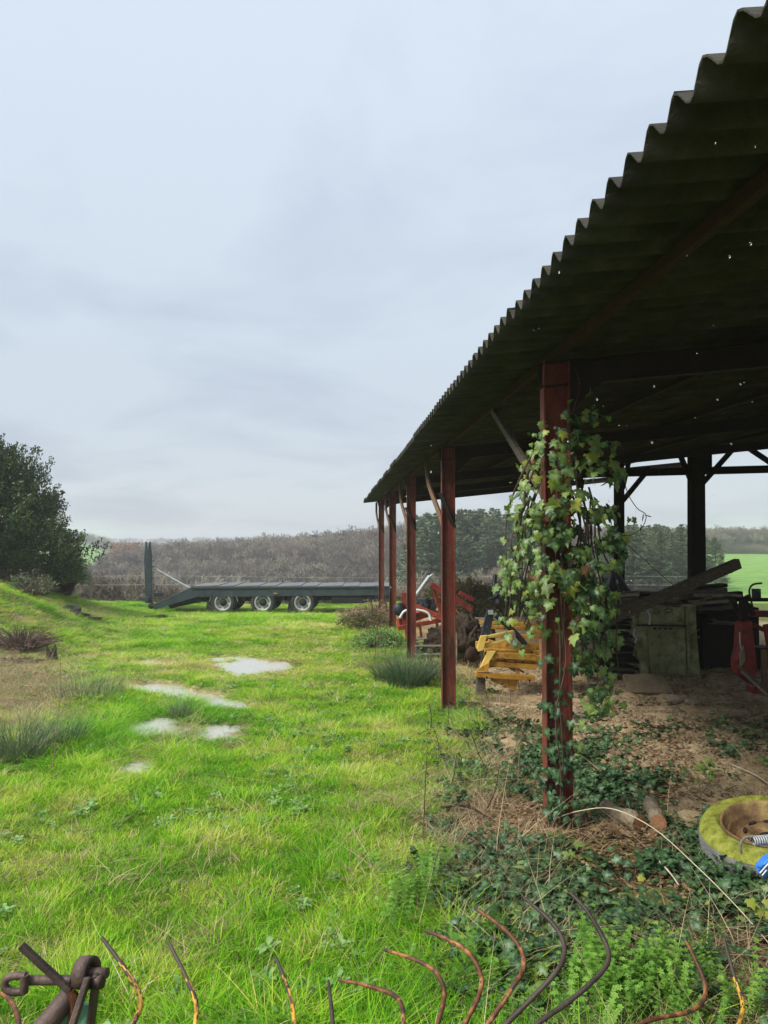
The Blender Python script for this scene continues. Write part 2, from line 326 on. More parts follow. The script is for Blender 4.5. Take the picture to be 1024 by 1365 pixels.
# ------------------------------------------------------------------ object helpers
def tag(o, label=None, cat=None, group=None, kind=None):
    if label: o['label'] = label
    if cat: o['category'] = cat
    if group: o['group'] = group
    if kind: o['kind'] = kind
    return o
def empty(name, loc, label, cat, group=None, rz=0):
    o = bpy.data.objects.new(name, None); COL.objects.link(o); o.location = loc; o.rotation_euler = (0, 0, rz)
    o.empty_display_size = .2
    return tag(o, label, cat, group)
def link_mesh(name, me, material=None, parent=None, loc=None):
    o = bpy.data.objects.new(name, me); COL.objects.link(o)
    if material is not None and not me.materials: me.materials.append(material)
    if parent is not None:
        o.parent = parent
        bpy_off = parent_world(parent)
        o.matrix_parent_inverse = bpy_off.inverted()
    if loc is not None: o.location = loc
    return o
def parent_world(p):
    m = Matrix.LocRotScale(p.location, p.rotation_euler, p.scale)
    if p.parent: m = parent_world(p.parent) @ p.matrix_parent_inverse @ m
    return m
class MB:
    """collects shapes; build() links them as ONE mesh object with its origin at its own middle"""
    def __init__(s): s.v = []; s.f = []; s.sm = []
    def add(s, vs, fs, smooth=False):
        b = len(s.v); s.v += [Vector(q) for q in vs]; s.f += [tuple(i + b for i in f) for f in fs]; s.sm += [smooth] * len(fs); return s
    def box(s, c, d, rot=None):
        m = rot or Matrix.Identity(3); c = Vector(c); x, y, z = d[0] / 2, d[1] / 2, d[2] / 2
        vs = [c + m @ Vector(p) for p in ((-x, -y, -z), (x, -y, -z), (x, y, -z), (-x, y, -z), (-x, -y, z), (x, -y, z), (x, y, z), (-x, y, z))]
        return s.add(vs, [(0, 3, 2, 1), (4, 5, 6, 7), (0, 1, 5, 4), (1, 2, 6, 5), (2, 3, 7, 6), (3, 0, 4, 7)])
    def beam(s, p, q, w, h, up=(0, 0, 1), w2=None, h2=None):
        p, q = Vector(p), Vector(q); d = (q - p).normalized(); up = Vector(up)
        if abs(d.dot(up)) > .98: up = Vector((0, 1, 0))
        sx = d.cross(up).normalized(); uz = sx.cross(d).normalized(); w2 = w2 or w; h2 = h2 or h
        vs = []
        for o, a, b in ((p, w, h), (q, w2, h2)):
            vs += [o - sx * a / 2 - uz * b / 2, o + sx * a / 2 - uz * b / 2, o + sx * a / 2 + uz * b / 2, o - sx * a / 2 + uz * b / 2]
        return s.add(vs, [(0, 3, 2, 1), (4, 5, 6, 7), (0, 1, 5, 4), (1, 2, 6, 5), (2, 3, 7, 6), (3, 0, 4, 7)])
    def ibeam(s, p, q, depth, flange, t=.012, up=(0, 0, 1)):
        p, q = Vector(p), Vector(q); d = (q - p).normalized(); up = Vector(up)
        sx = d.cross(up).normalized(); uz = sx.cross(d).normalized(); D, Fl, t2 = depth / 2, flange / 2, t / 2
        prof = [(-Fl, -D), (Fl, -D), (Fl, -D + t), (t2, -D + t), (t2, D - t), (Fl, D - t), (Fl, D), (-Fl, D), (-Fl, D - t), (-t2, D - t), (-t2, -D + t), (-Fl, -D + t)]
        vs = [o + sx * a + uz * b for o in (p, q) for a, b in prof]; n = 12
        return s.add(vs, [tuple(reversed(range(n))), tuple(range(n, 2 * n))] + [(i, (i + 1) % n, (i + 1) % n + n, i + n) for i in range(n)])
    def tube(s, pts, r, n=8, smooth=True, cap=True):
        pts = [Vector(p) for p in pts]; rs = r if isinstance(r, (list, tuple)) else [r] * len(pts)
        t0 = (pts[1] - pts[0]).normalized(); a = t0.orthogonal().normalized(); vs = []
        for i, p in enumerate(pts):
            t = (pts[min(i + 1, len(pts) - 1)] - pts[max(i - 1, 0)]).normalized()
            a = (a - t * a.dot(t)).normalized(); b = t.cross(a)
            vs += [p + (a * math.cos(k * 2 * math.pi / n) + b * math.sin(k * 2 * math.pi / n)) * rs[i] for k in range(n)]
        fs = [(i * n + k, i * n + (k + 1) % n, (i + 1) * n + (k + 1) % n, (i + 1) * n + k) for i in range(len(pts) - 1) for k in range(n)]
        s.add(vs, fs, smooth)
        if cap:
            s.add(vs[:n], [tuple(reversed(range(n)))]); s.add(vs[-n:], [tuple(range(n))])
        return s
    def lathe(s, prof, c, axis, n=28, smooth=True):
        """prof: list of (radius, offset along axis)"""
        c = Vector(c); ax = Vector(axis).normalized(); a = ax.orthogonal().normalized(); b = ax.cross(a); vs = []
        for r, h in prof:
            vs += [c + ax * h + (a * math.cos(k * 2 * math.pi / n) + b * math.sin(k * 2 * math.pi / n)) * r for k in range(n)]
        return s.add(vs, [(i * n + k, i * n + (k + 1) % n, (i + 1) * n + (k + 1) % n, (i + 1) * n + k) for i in range(len(prof) - 1) for k in range(n)], smooth)
    def prism(s, poly, d):
        d = Vector(d); poly = [Vector(p) for p in poly]; n = len(poly)
        return s.add(poly + [p + d for p in poly], [tuple(range(n)), tuple(reversed(range(n, 2 * n)))] + [(i + n, (i + 1) % n + n, (i + 1) % n, i) for i in range(n)])
    def build(s, name, material, parent=None, bevel=0, label=None, cat=None, group=None, kind=None, rough=0):
        lo = Vector((min(v[i] for v in s.v) for i in range(3))); hi = Vector((max(v[i] for v in s.v) for i in range(3)))
        c = (lo + hi) / 2
        if parent is None: c.z = lo.z
        me = bpy.data.meshes.new(name)
        vv = s.v
        if rough:
            vv = [v + Vector((vnoise(v.x * 7 + v.z * 3, v.y * 7, 1, 31), vnoise(v.y * 7 + v.x, v.z * 7, 1, 32), vnoise(v.z * 7, v.x * 7 + v.y, 1, 33))) * rough for v in vv]
        me.from_pydata([tuple(v - c) for v in vv], [], s.f)
        me.polygons.foreach_set('use_smooth', s.sm); me.materials.append(material)
        o = bpy.data.objects.new(name, me); COL.objects.link(o); o.location = c
        if parent is not None:
            o.parent = parent; o.matrix_parent_inverse = parent_world(parent).inverted()
        if bevel:
            bv = o.modifiers.new('bevel', 'BEVEL'); bv.width = bevel; bv.segments = 2; bv.limit_method = 'ANGLE'
        bb = tag(o, label, cat, group, kind)
        import bmesh as _b
        bm_ = _b.new(); bm_.from_mesh(me); _b.ops.recalc_face_normals(bm_, faces=bm_.faces); bm_.to_mesh(me); bm_.free()
        return bb
def curve(pts, n=6):
    """smooth polyline through points (Catmull-Rom)"""
    P = [Vector(p) for p in pts]; P = [P[0] * 2 - P[1]] + P + [P[-1] * 2 - P[-2]]; out = []
    for i in range(1, len(P) - 2):
        for k in range(n):
            t = k / n; a, b, c, d = P[i - 1:i + 3]
            out.append(.5 * ((2 * b) + (c - a) * t + (2 * a - 5 * b + 4 * c - d) * t * t + (3 * b - 3 * c + d - a) * t ** 3))
    out.append(P[-2]); return out
def np_mesh(name, V, Fc, rnd=None, extra=None, smooth=False):
    """V (n,3); Fc (m,k) int faces of equal size"""
    V = np.asarray(V, np.float32); Fc = np.asarray(Fc, np.int32)
    me = bpy.data.meshes.new(name); me.vertices.add(len(V)); me.vertices.foreach_set('co', V.ravel())
    k = Fc.shape[1]; me.loops.add(Fc.size); me.loops.foreach_set('vertex_index', Fc.ravel())
    me.polygons.add(len(Fc)); me.polygons.foreach_set('loop_start', np.arange(0, Fc.size, k, dtype=np.int32))
    if smooth: me.polygons.foreach_set('use_smooth', np.ones(len(Fc), bool))
    me.update(calc_edges=True)
    for nm, arr in (([('rnd', rnd)] if rnd is not None else []) + list((extra or {}).items())):
        at = me.attributes.new(nm, 'FLOAT', 'POINT'); at.data.foreach_set('value', np.asarray(arr, np.float32))
    return me

# ------------------------------------------------------------------ ground sheet
ys = np.concatenate([np.arange(-14, 1, .6), np.arange(1, 16, .1), np.arange(16, 40, .25), 40 * np.exp(np.linspace(0, math.log(30), 90))])
xs_in = np.arange(-9, 9, .1); xo = np.concatenate([np.arange(9, 30, .5), 30 * np.exp(np.linspace(0, math.log(30), 50))])
xs = np.concatenate([-xo[::-1], xs_in, xo])
GX, GY = np.meshgrid(xs, ys)
GZ = height(GX, GY)
nx, ny = len(xs), len(ys)
idx = np.arange(nx * ny).reshape(ny, nx)
Fg = np.stack([idx[:-1, :-1], idx[:-1, 1:], idx[1:, 1:], idx[1:, :-1]], -1).reshape(-1, 4)
gme = np_mesh('ground', np.stack([GX, GY, GZ], -1).reshape(-1, 3), Fg, smooth=True)
t_ = GX / np.maximum(GY, 1)
PQ = to_px(GX, GY, GZ)
dz = dirt_amt(GX, GY)
mud = np.zeros_like(GX)
for c in PUD + [(335, 851, 20, 4, 0), (400, 938, 30, 3, 0), (330, 905, 50, 14, 0)]:
    rad = np.sqrt(((PQ[0] - c[0]) / c[2] / 1.25) ** 2 + ((PQ[1] - c[1] - c[4] * (PQ[0] - c[0])) / c[3] / 1.4) ** 2)
    mud = np.maximum(mud, (1 - ss(.8, 1.3, rad + vnoise(GX, GY, .3, 17) * .6)) * (GY < 35))
far_field = np.clip(ss(38, 44, GY) * (ss(.415, .44, t_ + .06 * ss(100, 190, GY)) + (1 - ss(-.37, -.35, t_)) * ss(225, 240, GY)), 0, 1)
brush = ss(38, 48, GY) * (1 - far_field)
za = gme.color_attributes.new('zone', 'FLOAT_COLOR', 'POINT')
za.data.foreach_set('color', np.stack([np.clip(dz + mud * .8, 0, 1), far_field, brush, np.ones_like(dz)], -1).astype(np.float32).ravel())
gme.materials.append(M['ground'])
ground = bpy.data.objects.new('ground', gme); COL.objects.link(ground); ground['kind'] = 'structure'

# puddles
pud_lab = ['long muddy puddle slanting across the yellowish grass', 'pale puddle with a muddy rim, nearest the trailer', 'broken shallow puddle with grass growing through it',
           'small broken puddle beside the dead grass tuft', 'small round puddle nearest the camera', 'tiny puddle hidden in green grass']
for k, (c, L) in enumerate(zip(PUD, LEVEL)):
    mb = MB(); ring = []
    for a in range(36):
        t = a * 2 * math.pi / 36; dx = math.cos(t) * c[2] * 1.5; dy = math.sin(t) * c[3] * 1.5 + c[4] * dx
        d = px(c[0] + dx, c[1] + dy, 1); Y = L / d.z; ring.append((d.x * Y, Y, L))
    me = bpy.data.meshes.new('puddle'); me.from_pydata(ring, [], [tuple(range(36))]); me.materials.append(M['water'])
    o = bpy.data.objects.new('puddle', me); COL.objects.link(o); o['kind'] = 'structure'; o['label'] = pud_lab[k]

# ------------------------------------------------------------------ scattering of countless small things
def make_sources(prefix, meshes):
    col = bpy.data.collections.new(prefix)
    for i, me in enumerate(meshes):
        o = bpy.data.objects.new('%s_%02d' % (prefix, i), me); col.objects.link(o)
    return col
def scatter(name, P, rot, scl, idx, tint, col, label, parent=None):
    """one object: points carrying rotation, scale, kind and tint, each grown into one of the collection's meshes"""
    P = np.asarray(P, np.float32); n = len(P)
    me = bpy.data.meshes.new(name); me.vertices.add(n); me.vertices.foreach_set('co', P.ravel())
    for nm, ty, arr in (('rot', 'FLOAT_VECTOR', rot), ('scl', 'FLOAT_VECTOR', scl), ('kindex', 'INT', idx), ('tint', 'FLOAT', tint)):
        at = me.attributes.new(nm, ty, 'POINT')
        at.data.foreach_set('vector' if ty == 'FLOAT_VECTOR' else 'value', np.ascontiguousarray(np.asarray(arr, np.int32 if ty == 'INT' else np.float32)).ravel())
    o = bpy.data.objects.new(name, me); COL.objects.link(o); o['kind'] = 'stuff'; o['label'] = label
    if parent is not None: o.parent = parent
    g = bpy.data.node_groups.new(name, 'GeometryNodeTree')
    g.interface.new_socket('Geometry', in_out='INPUT', socket_type='NodeSocketGeometry'); g.interface.new_socket('Geometry', in_out='OUTPUT', socket_type='NodeSocketGeometry')
    gn, gl = g.nodes, g.links
    gi, go = gn.new('NodeGroupInput'), gn.new('NodeGroupOutput')
    ci = gn.new('GeometryNodeCollectionInfo'); ci.inputs['Collection'].default_value = col; ci.inputs['Separate Children'].default_value = True; ci.inputs['Reset Children'].default_value = True
    ip = gn.new('GeometryNodeInstanceOnPoints'); ip.inputs['Pick Instance'].default_value = True
    def named(nm, dt):
        a = gn.new('GeometryNodeInputNamedAttribute'); a.data_type = dt; a.inputs[0].default_value = nm; return a.outputs[0]
    gl.new(gi.outputs[0], ip.inputs['Points']); gl.new(ci.outputs[0], ip.inputs['Instance'])
    gl.new(named('kindex', 'INT'), ip.inputs['Instance Index']); gl.new(named('scl', 'FLOAT_VECTOR'), ip.inputs['Scale'])
    er = gn.new('FunctionNodeEulerToRotation'); gl.new(named('rot', 'FLOAT_VECTOR'), er.inputs[0]); gl.new(er.outputs[0], ip.inputs['Rotation'])
    gl.new(ip.outputs[0], go.inputs[0])
    md = o.modifiers.new('scatter', 'NODES'); md.node_group = g
    return o
def blades(n, hmin, hmax, spread, lean, width, seed, droop=.4, segs=3, upr=.6):
    """a tuft of curved blades"""
    r = np.random.default_rng(seed); V = []; Fq = []; rn = []; hh = []
    for i in range(n):
        a = r.uniform(0, 2 * math.pi); rad = spread * math.sqrt(r.uniform(0, 1)); bx, by = rad * math.cos(a), rad * math.sin(a)
        la = a + r.normal(0, upr); L = r.uniform(hmin, hmax); ln = r.uniform(.1, 1) * lean; w = width * r.uniform(.6, 1.2)
        fx, fy = math.cos(la), math.sin(la); tw = r.uniform(0, math.pi); wx, wy = math.cos(tw), math.sin(tw); q = r.uniform(0, 1)
        b0 = len(V)
        for k in range(segs + 1):
            t = k / segs; out = ln * L * (t * .6 + t * t * droop * 1.4); up = L * (t - droop * ln * .55 * t * t); ww = w * (1 - t ** 1.6) * .5 + (.0004 if k == segs else 0)
            for sgn in (-1, 1): V.append((bx + fx * out + sgn * wx * ww, by + fy * out + sgn * wy * ww, up)); rn.append(q); hh.append(t)
        for k in range(segs): i0 = b0 + 2 * k; Fq.append((i0, i0 + 1, i0 + 3, i0 + 2))
    return np_mesh('tuft', V, Fq, rn, {'h': hh})
def with_mat(me, m): me.materials.append(m); return me
tufts = [with_mat(blades(44, .020, .060, .075, 1.0, .0042, s, .6), M['grass']) for s in (1, 2, 3, 4)] + \
        [with_mat(blades(38, .04, .105, .07, .9, .0050, s, .8), M['grass']) for s in (5, 6, 7)] + \
        [with_mat(blades(30, .08, .19, .06, 1.0, .0055, s, 1.0, 4), M['grass']) for s in (8, 9)]
tuft_col = make_sources('tuft', tufts)

def sample_ground(n, y0, y1, spread=.64, pad=1.2, power=1.0):
    Y = y0 + (y1 - y0) * rng.uniform(0, 1, n) ** power
    X = rng.uniform(-1, 1, n) * (Y * spread + pad)
    return X, Y
def blob(q, r, cx, cy, rx, ry): return np.exp(-(((q - cx) / rx) ** 2 + ((r - cy) / ry) ** 2))
def pud_mask(q, r, X, Y, k=1.0):
    m = np.zeros_like(q)
    for c in PUD:
        dx = (q - c[0]) / c[2] / k; dy = (r - c[1] - c[4] * (q - c[0])) / c[3] / k
        rad = np.sqrt(dx * dx + dy * dy) + vnoise(X, Y, .7, 12) * .8 + vnoise(X, Y, .25, 13) * .6
        m = np.maximum(m, 1 - ss(.8, 1.05, rad))
    return m
def edge_u(Y): return np.interp(Y, [1, 2.5, 3.2, 4, 5.2, 7, 9, 12, 20, 30, 37], [.55, .62, .55, .45, .62, 1.0, 1.5, 1.95, 1.75, 1.5, 6])
def rot_scl(n, tilt=.15, smin=.8, smax=1.3, wide=None):
    rot = np.stack([rng.normal(0, tilt, n), rng.normal(0, tilt, n), rng.uniform(0, 6.283, n)], -1)
    s = rng.uniform(smin, smax, n); scl = np.stack([s, s, s], -1)
    if wide is not None: scl[:, 0] *= wide; scl[:, 1] *= wide
    return rot, scl

def grass():
    X, Y = sample_ground(150000, 1.9, 38.5)
    Z = height(X, Y); q, r = to_px(X, Y, Z); u = X * ca + Y * sa
    e = edge_u(Y) + vnoise(X, Y, .9, 21) * 1.0 + vnoise(X, Y, .3, 22) * .5
    keep = rng.uniform(0, 1, len(X)) > (ss(-.15, .28, u - e) * .97 + .03 * ss(.5, .9, u - e))
    wet = pud_mask(q, r, X, Y); keep &= rng.uniform(0, 1, len(X)) > np.maximum(wet * np.where(r > 955, .76, .88), pud_mask(q, r, X, Y, 1.25) * .4)
    dead = np.clip(blob(q, r, 5, 915, 75, 48) * 1.5, 0, 1) * (Y > 6); keep &= rng.uniform(0, 1, len(X)) > dead * .95
    bare = vnoise(X, Y, .9, 23) * .8 + vnoise(X, Y, .22, 24) * .7
    keep &= ~((bare > .36) & (rng.uniform(0, 1, len(X)) < .8))
    X, Y, Z, q, r, u, wet, dead = (a[keep] for a in (X, Y, Z, q, r, u, wet, dead))
    n = len(X)
    yel = .75 * blob(q, r, 380, 880, 190, 38) + .55 * blob(q, r, 450, 835, 90, 14) + .45 * blob(q, r, 40, 815, 90, 22) + .4 * blob(q, r, 430, 990, 120, 40) + .5 * blob(q, r, 250, 890, 70, 14) + .35 * blob(q, r, 620, 1100, 120, 80)
    lush = blob(q, r, 150, 1000, 200, 60) + blob(q, r, 260, 955, 120, 12) + blob(q, r, 600, 960, 60, 30) + .8 * blob(q, r, 240, 860, 120, 20)
    big = vnoise(X, Y, 2.2, 25) * .42 + vnoise(X, Y, .55, 26) * .42 + vnoise(X, Y, .22, 29) * .40 + vnoise(X, Y, .09, 30) * .30 * (Y < 9)
    tint = np.clip(.23 + big + .30 * yel - .14 * lush + dead * .5 + rng.normal(0, .07, n) + (rng.uniform(0, 1, n) < .06) * .45 + wet * .1, 0, .98)
    tall = vnoise(X, Y, 1.1, 27) * .8 + vnoise(X, Y, .35, 28) * .9 - .10 + .25 * lush - .3 * yel + rng.normal(0, .13, n)
    idx = np.where(tall > .42, rng.integers(7, 9, n), np.where(tall > .08, rng.integers(4, 7, n), rng.integers(0, 4, n)))
    rot, scl = rot_scl(n, .18, .75, 1.25, 1 + np.clip((Y - 5) / 16, 0, 1.5))
    scl[:, 2] *= 1 - .6 * pud_mask(q, r, X, Y, 1.8)[...]
    bank = (Y > 12) & (q < 160); scl[bank, 2] *= .75
    scl[:, 2] *= np.interp(Y, [2, 4, 12, 26, 36], [.9, .8, .9, .6, .5])
    scatter('grass', np.stack([X, Y, Z - .01], -1), rot, scl, idx, tint, tuft_col, 'wet green grass of the meadow with yellowish patches')
grass()

# broad leaved weeds among the grass
def rosette(n, L, W, seed, lift=.5, round_=False):
    r = np.random.default_rng(seed); V = []; Fq = []; rn = []
    for i in range(n):
        a = r.uniform(0, 6.283); l = L * r.uniform(.5, 1.1); w = W * r.uniform(.7, 1.2); el = r.uniform(.1, 1) * lift; q = r.uniform()
        z0 = r.uniform(0, .04); off = r.uniform(.1, .7) * l if round_ else 0
        fx, fy = math.cos(a), math.sin(a); b = len(V)
        for t, ww in ((0, .15), (.3, .8), (.65, 1), (.9, .55), (1.0, .05)):
            d = off + l * t * math.cos(el); z = z0 + l * t * math.sin(el) * (1.3 - .7 * t) + off * .5
            for s_ in (-1, 1): V.append((fx * d - fy * w * ww * s_ * .5, fy * d + fx * w * ww * s_ * .5, z + abs(ww) * w * .12)); rn.append(q)
        for k in range(4): Fq.append((b + 2 * k, b + 2 * k + 1, b + 2 * k + 3, b + 2 * k + 2))
    return np_mesh('weed', V, Fq, rn)
weed_col = make_sources('weedplant', [with_mat(rosette(16, .055, .032, s, .9, True), M['weed']) for s in (1, 2)] + [with_mat(rosette(12, .10, .035, 3, .7), M['weed'])])
def weeds():
    X, Y = sample_ground(26000, 1.9, 26)
    Z = height(X, Y); q, r = to_px(X, Y, Z); u = X * ca + Y * sa
    m = vnoise(X, Y, .8, 41) * .7 + vnoise(X, Y, .2, 42) * .8 + rng.normal(0, .15, len(X)) - .02 + blob(q, r, 130, 900, 90, 40) * .3 + blob(q, r, 500, 940, 90, 50) * .25
    keep = (m > .26) & (u < edge_u(Y) + .2) & (pud_mask(q, r, X, Y) < .3)
    X, Y, Z = X[keep], Y[keep], Z[keep]; n = len(X)
    rot, scl = rot_scl(n, .2, .3, .75)
    scatter('meadow_weeds', np.stack([X, Y, Z + .015], -1), rot, scl, rng.integers(0, 3, n), np.zeros(n), weed_col, 'low broad-leaved weeds scattered through the grass')
weeds()

# dry straw
straw_col = make_sources('strawtuft', [with_mat(blades(26, .05, .17, .11, 1.7, .0042, s, 1.1, 4, 1.5), M['straw']) for s in (11, 12, 13)])
def straw():
    X, Y = sample_ground(52000, 1.9, 30)
    Z = height(X, Y); q, r = to_px(X, Y, Z); u = X * ca + Y * sa
    d = u - edge_u(Y)
    p = .42 * np.exp(-((d - .25) / .45) ** 2) * (vnoise(X, Y, .6, 51) > -.12)
    p = p + 1.5 * np.clip(blob(q, r, 5, 915, 85, 52), 0, 1) + (.75 * blob(q, r, 670, 1125, 95, 38)) + .35 * blob(q, r, 600, 1060, 70, 60) + .9 * blob(q, r, 960, 1290, 90, 50) + .5 * blob(q, r, 700, 1290, 40, 45) + .22 * blob(q, r, 700, 990, 110, 60)
    p = p + .9 * blob(q, r, 240, 985, 26, 22) + .5 * blob(q, r, 190, 1005, 22, 8) + .3 * blob(q, r, 230, 895, 60, 6) + .045 + .30 * (vnoise(X, Y, .9, 53) + .6 * vnoise(X, Y, .3, 54) > .36) + .9 * blob(q, r, 50, 822, 90, 28) * (vnoise(X, Y, .8, 55) > -.1)
    p = p + .35 * (q < 620) * (q > 470) * (r > 810) * (r < 900)
    p = p * (1 - .85 * ss(5.6, 7, Y) * (d > .9)) * (1 - .6 * blob(q, r, 790, 1200, 130, 60))
    keep = (rng.uniform(0, 1, len(X)) < p) & (pud_mask(q, r, X, Y) < .5)
    X, Y, Z = X[keep], Y[keep], Z[keep]; n = len(X)
    rot, scl = rot_scl(n, .35, .6, 1.25); scl[:, 2] *= rng.uniform(.35, 1, n)
    scatter('dry_grass', np.stack([X, Y, Z], -1), rot, scl, rng.integers(0, 3, n), np.zeros(n), straw_col, 'dead straw-coloured grass on the bank and along the barn')
straw()

# ------------------------------------------------------------------ ivy leaf shape
def ivy_leaf(seed, size=1.0):
    """five-lobed leaf in the XY plane, stalk at the origin, tip towards +Y, folded a little along its ribs"""
    r = random.Random(seed)
    o = [(0, .0), (.29, -.17), (.55, .10), (.36, .27), (.52, .57), (.23, .62), (0, 1.05)]
    pts = o + [(-x, y) for x, y in reversed(o[1:-1])]
    wd = r.uniform(.8, 1.1); sk = r.uniform(-.12, .12); pts = [(x * wd * r.uniform(.85, 1.15) + sk * y, y * r.uniform(.90, 1.08)) for x, y in pts]
    c = (0, .3); V = [(c[0], c[1], 0)]; vein = [1.0]
    for x, y in pts:
        lob = abs(x) * .22 + max(0, y - .3) * .2
        V.append((x, y, -lob * r.uniform(.2, 2.0) * .6)); vein.append(.0)
    n = len(pts)
    for i, (x, y) in enumerate(pts):                       # inner ring
        V.append((c[0] + (x - c[0]) * .5, c[1] + (y - c[1]) * .5, .03 if i % 2 else -.01)); vein.append(.22 if i % 2 == 0 else .1)
    F_ = []
    for i in range(n):
        j = (i + 1) % n; F_.append((0, 1 + n + i, 1 + n + j)); F_.append((1 + n + i, 1 + i, 1 + j)); F_.append((1 + n + i, 1 + j, 1 + n + j))
    V = np.array(V) * size; V[:, 1] -= 0
    return V, np.array(F_), np.array(vein)
def leaf_mesh(seed, m, rnd=.5):
    V, F_, ve = ivy_leaf(seed)
    me = np_mesh('ivy_leaf', V, F_, np.full(len(V), rnd), {'vein': ve}, smooth=False); me.materials.append(m); return me
def leaf_frame(normal, down):
    nrm = Vector(normal).normalized(); d = Vector(down); d = (d - nrm * d.dot(nrm)).normalized(); x = d.cross(nrm)
    return Matrix((x, d, nrm)).transposed()

# clusters of ivy leaves for the ground
def ivy_cluster(n, seed, m, rad=.11, s0=.035, s1=.06):
    r = random.Random(seed); V = []; F_ = []; rn = []; ve = []; b = 0
    for i in range(n):
        v, f, e_ = ivy_leaf(seed * 50 + i, r.uniform(s0, s1))
        a = r.uniform(0, 6.283); mt = leaf_frame((r.gauss(0, .45), r.gauss(0, .45) - .25, 1), (math.cos(a), math.sin(a), 0))
        p = np.array([r.uniform(-1, 1) * rad, r.uniform(-1, 1) * rad, r.uniform(.01, .09)])
        V.append(v @ np.array(mt).T + p); F_.append(f + b); rn += [r.random()] * len(v); ve.append(e_); b += len(v)
    me = np_mesh('ivy', np.concatenate(V), np.concatenate(F_), rn, {'vein': np.concatenate(ve)}); me.materials.append(m); return me
givy_col = make_sources('groundivy', [ivy_cluster(13, 1, M['ivy_dark']), ivy_cluster(13, 2, M['ivy_dark']), ivy_cluster(11, 3, M['ivy_mid']), ivy_cluster(9, 4, M['ivy_mid'], .10, .05, .085)])
def ground_ivy():
    X, Y = sample_ground(24000, 1.9, 14, .66)
    Z = height(X, Y); q, r = to_px(X, Y, Z)
    p = 1.9 * blob(q, r, 790, 1200, 165, 72) + .9 * blob(q, r, 960, 1190, 110, 50) + .9 * blob(q, r, 780, 1045, 85, 50) + .7 * blob(q, r, 700, 1160, 130, 60) + .5 * blob(q, r, 590, 1040, 60, 60) + .5 * blob(q, r, 660, 1300, 100, 60) + .07 * (q > 640) * (r > 960) + .5 * (q > 850) * (r > 960) * (r < 1040) * (np.abs(np.sin(r / 6.5 + vnoise(X, Y, .6, 63) * 3)) > .97) + .3 * blob(q, r, 640, 970, 30, 30)
    nse = vnoise(X, Y, .45, 61) + vnoise(X, Y, .18, 62) * .6
    keep = (rng.uniform(0, 1, len(X)) < p) & (nse > -.04 - .16 * (r > 1120)) & (q > 560 + 90 * rng.uniform(0, 1, len(X)))
    keep &= (blob(q, r, 832, 1100, 32, 22) < .4) & (blob(q, r, 872, 1085, 12, 20) < .45)
    X, Y, Z, q, r = X[keep], Y[keep], Z[keep], q[keep], r[keep]; n = len(X)
    idx = np.where(rng.uniform(0, 1, n) < .93 - .12 * (r > 1200), rng.integers(0, 2, n), rng.integers(2, 4, n))
    rot, scl = rot_scl(n, .25, .65, 1.15)
    scatter('ground_ivy', np.stack([X, Y, Z + .005], -1), rot, scl, idx, np.zeros(n), givy_col, 'dark ivy creeping over the ground around the nearest post')
ground_ivy()

# soft bright green cleavers in front
def cleaver(seed):
    r = np.random.default_rng(seed); V = []; Fq = []; rn = []
    for s_ in range(7):
        a = r.uniform(0, 6.283); ln = r.uniform(.1, .6); H = r.uniform(.10, .22); bx, by = r.uniform(-.06, .06, 2); q = r.uniform()
        for k in range(1, 9):
            t = k / 8; cx, cy, cz = bx + math.cos(a) * ln * H * t * t, by + math.sin(a) * ln * H * t * t, H * t
            for w in range(6):
                b = w * 1.047 + k * .5; L = .020 * (1.15 - .55 * t) * r.uniform(.8, 1.2); fx, fy = math.cos(b), math.sin(b); i0 = len(V)
                V += [(cx, cy, cz), (cx + fx * L * .6 - fy * .0035, cy + fy * L * .6 + fx * .0035, cz + .004), (cx + fx * L, cy + fy * L, cz + .002), (cx + fx * L * .6 + fy * .0035, cy + fy * L * .6 - fx * .0035, cz + .004)]
                Fq.append((i0, i0 + 1, i0 + 2, i0 + 3)); rn += [q] * 4
    return np_mesh('cleaver', V, Fq, rn)
cl_col = make_sources('cleaverplant', [with_mat(cleaver(s), M['cleaver']) for s in (1, 2, 3)])
def cleavers():
    X, Y = sample_ground(9000, 1.9, 5, .66)
    Z = height(X, Y); q, r = to_px(X, Y, Z)
    p = 1.0 * blob(q, r, 840, 1350, 95, 34) + .35 * blob(q, r, 590, 1310, 45, 50) + .25 * blob(q, r, 560, 1200, 35, 40) + .4 * blob(q, r, 745, 1365, 50, 25)
    keep = (rng.uniform(0, 1, len(X)) < p) & (vnoise(X, Y, .3, 71) + .5 * vnoise(X, Y, .12, 72) > -.08)
    X, Y, Z = X[keep], Y[keep], Z[keep]; n = len(X); rot, scl = rot_scl(n, .25, .7, 1.25)
    scatter('cleavers', np.stack([X, Y, Z], -1), rot, scl, rng.integers(0, 3, n), np.zeros(n), cl_col, 'fresh bright green cleavers growing beneath the hay rake tines')
cleavers()

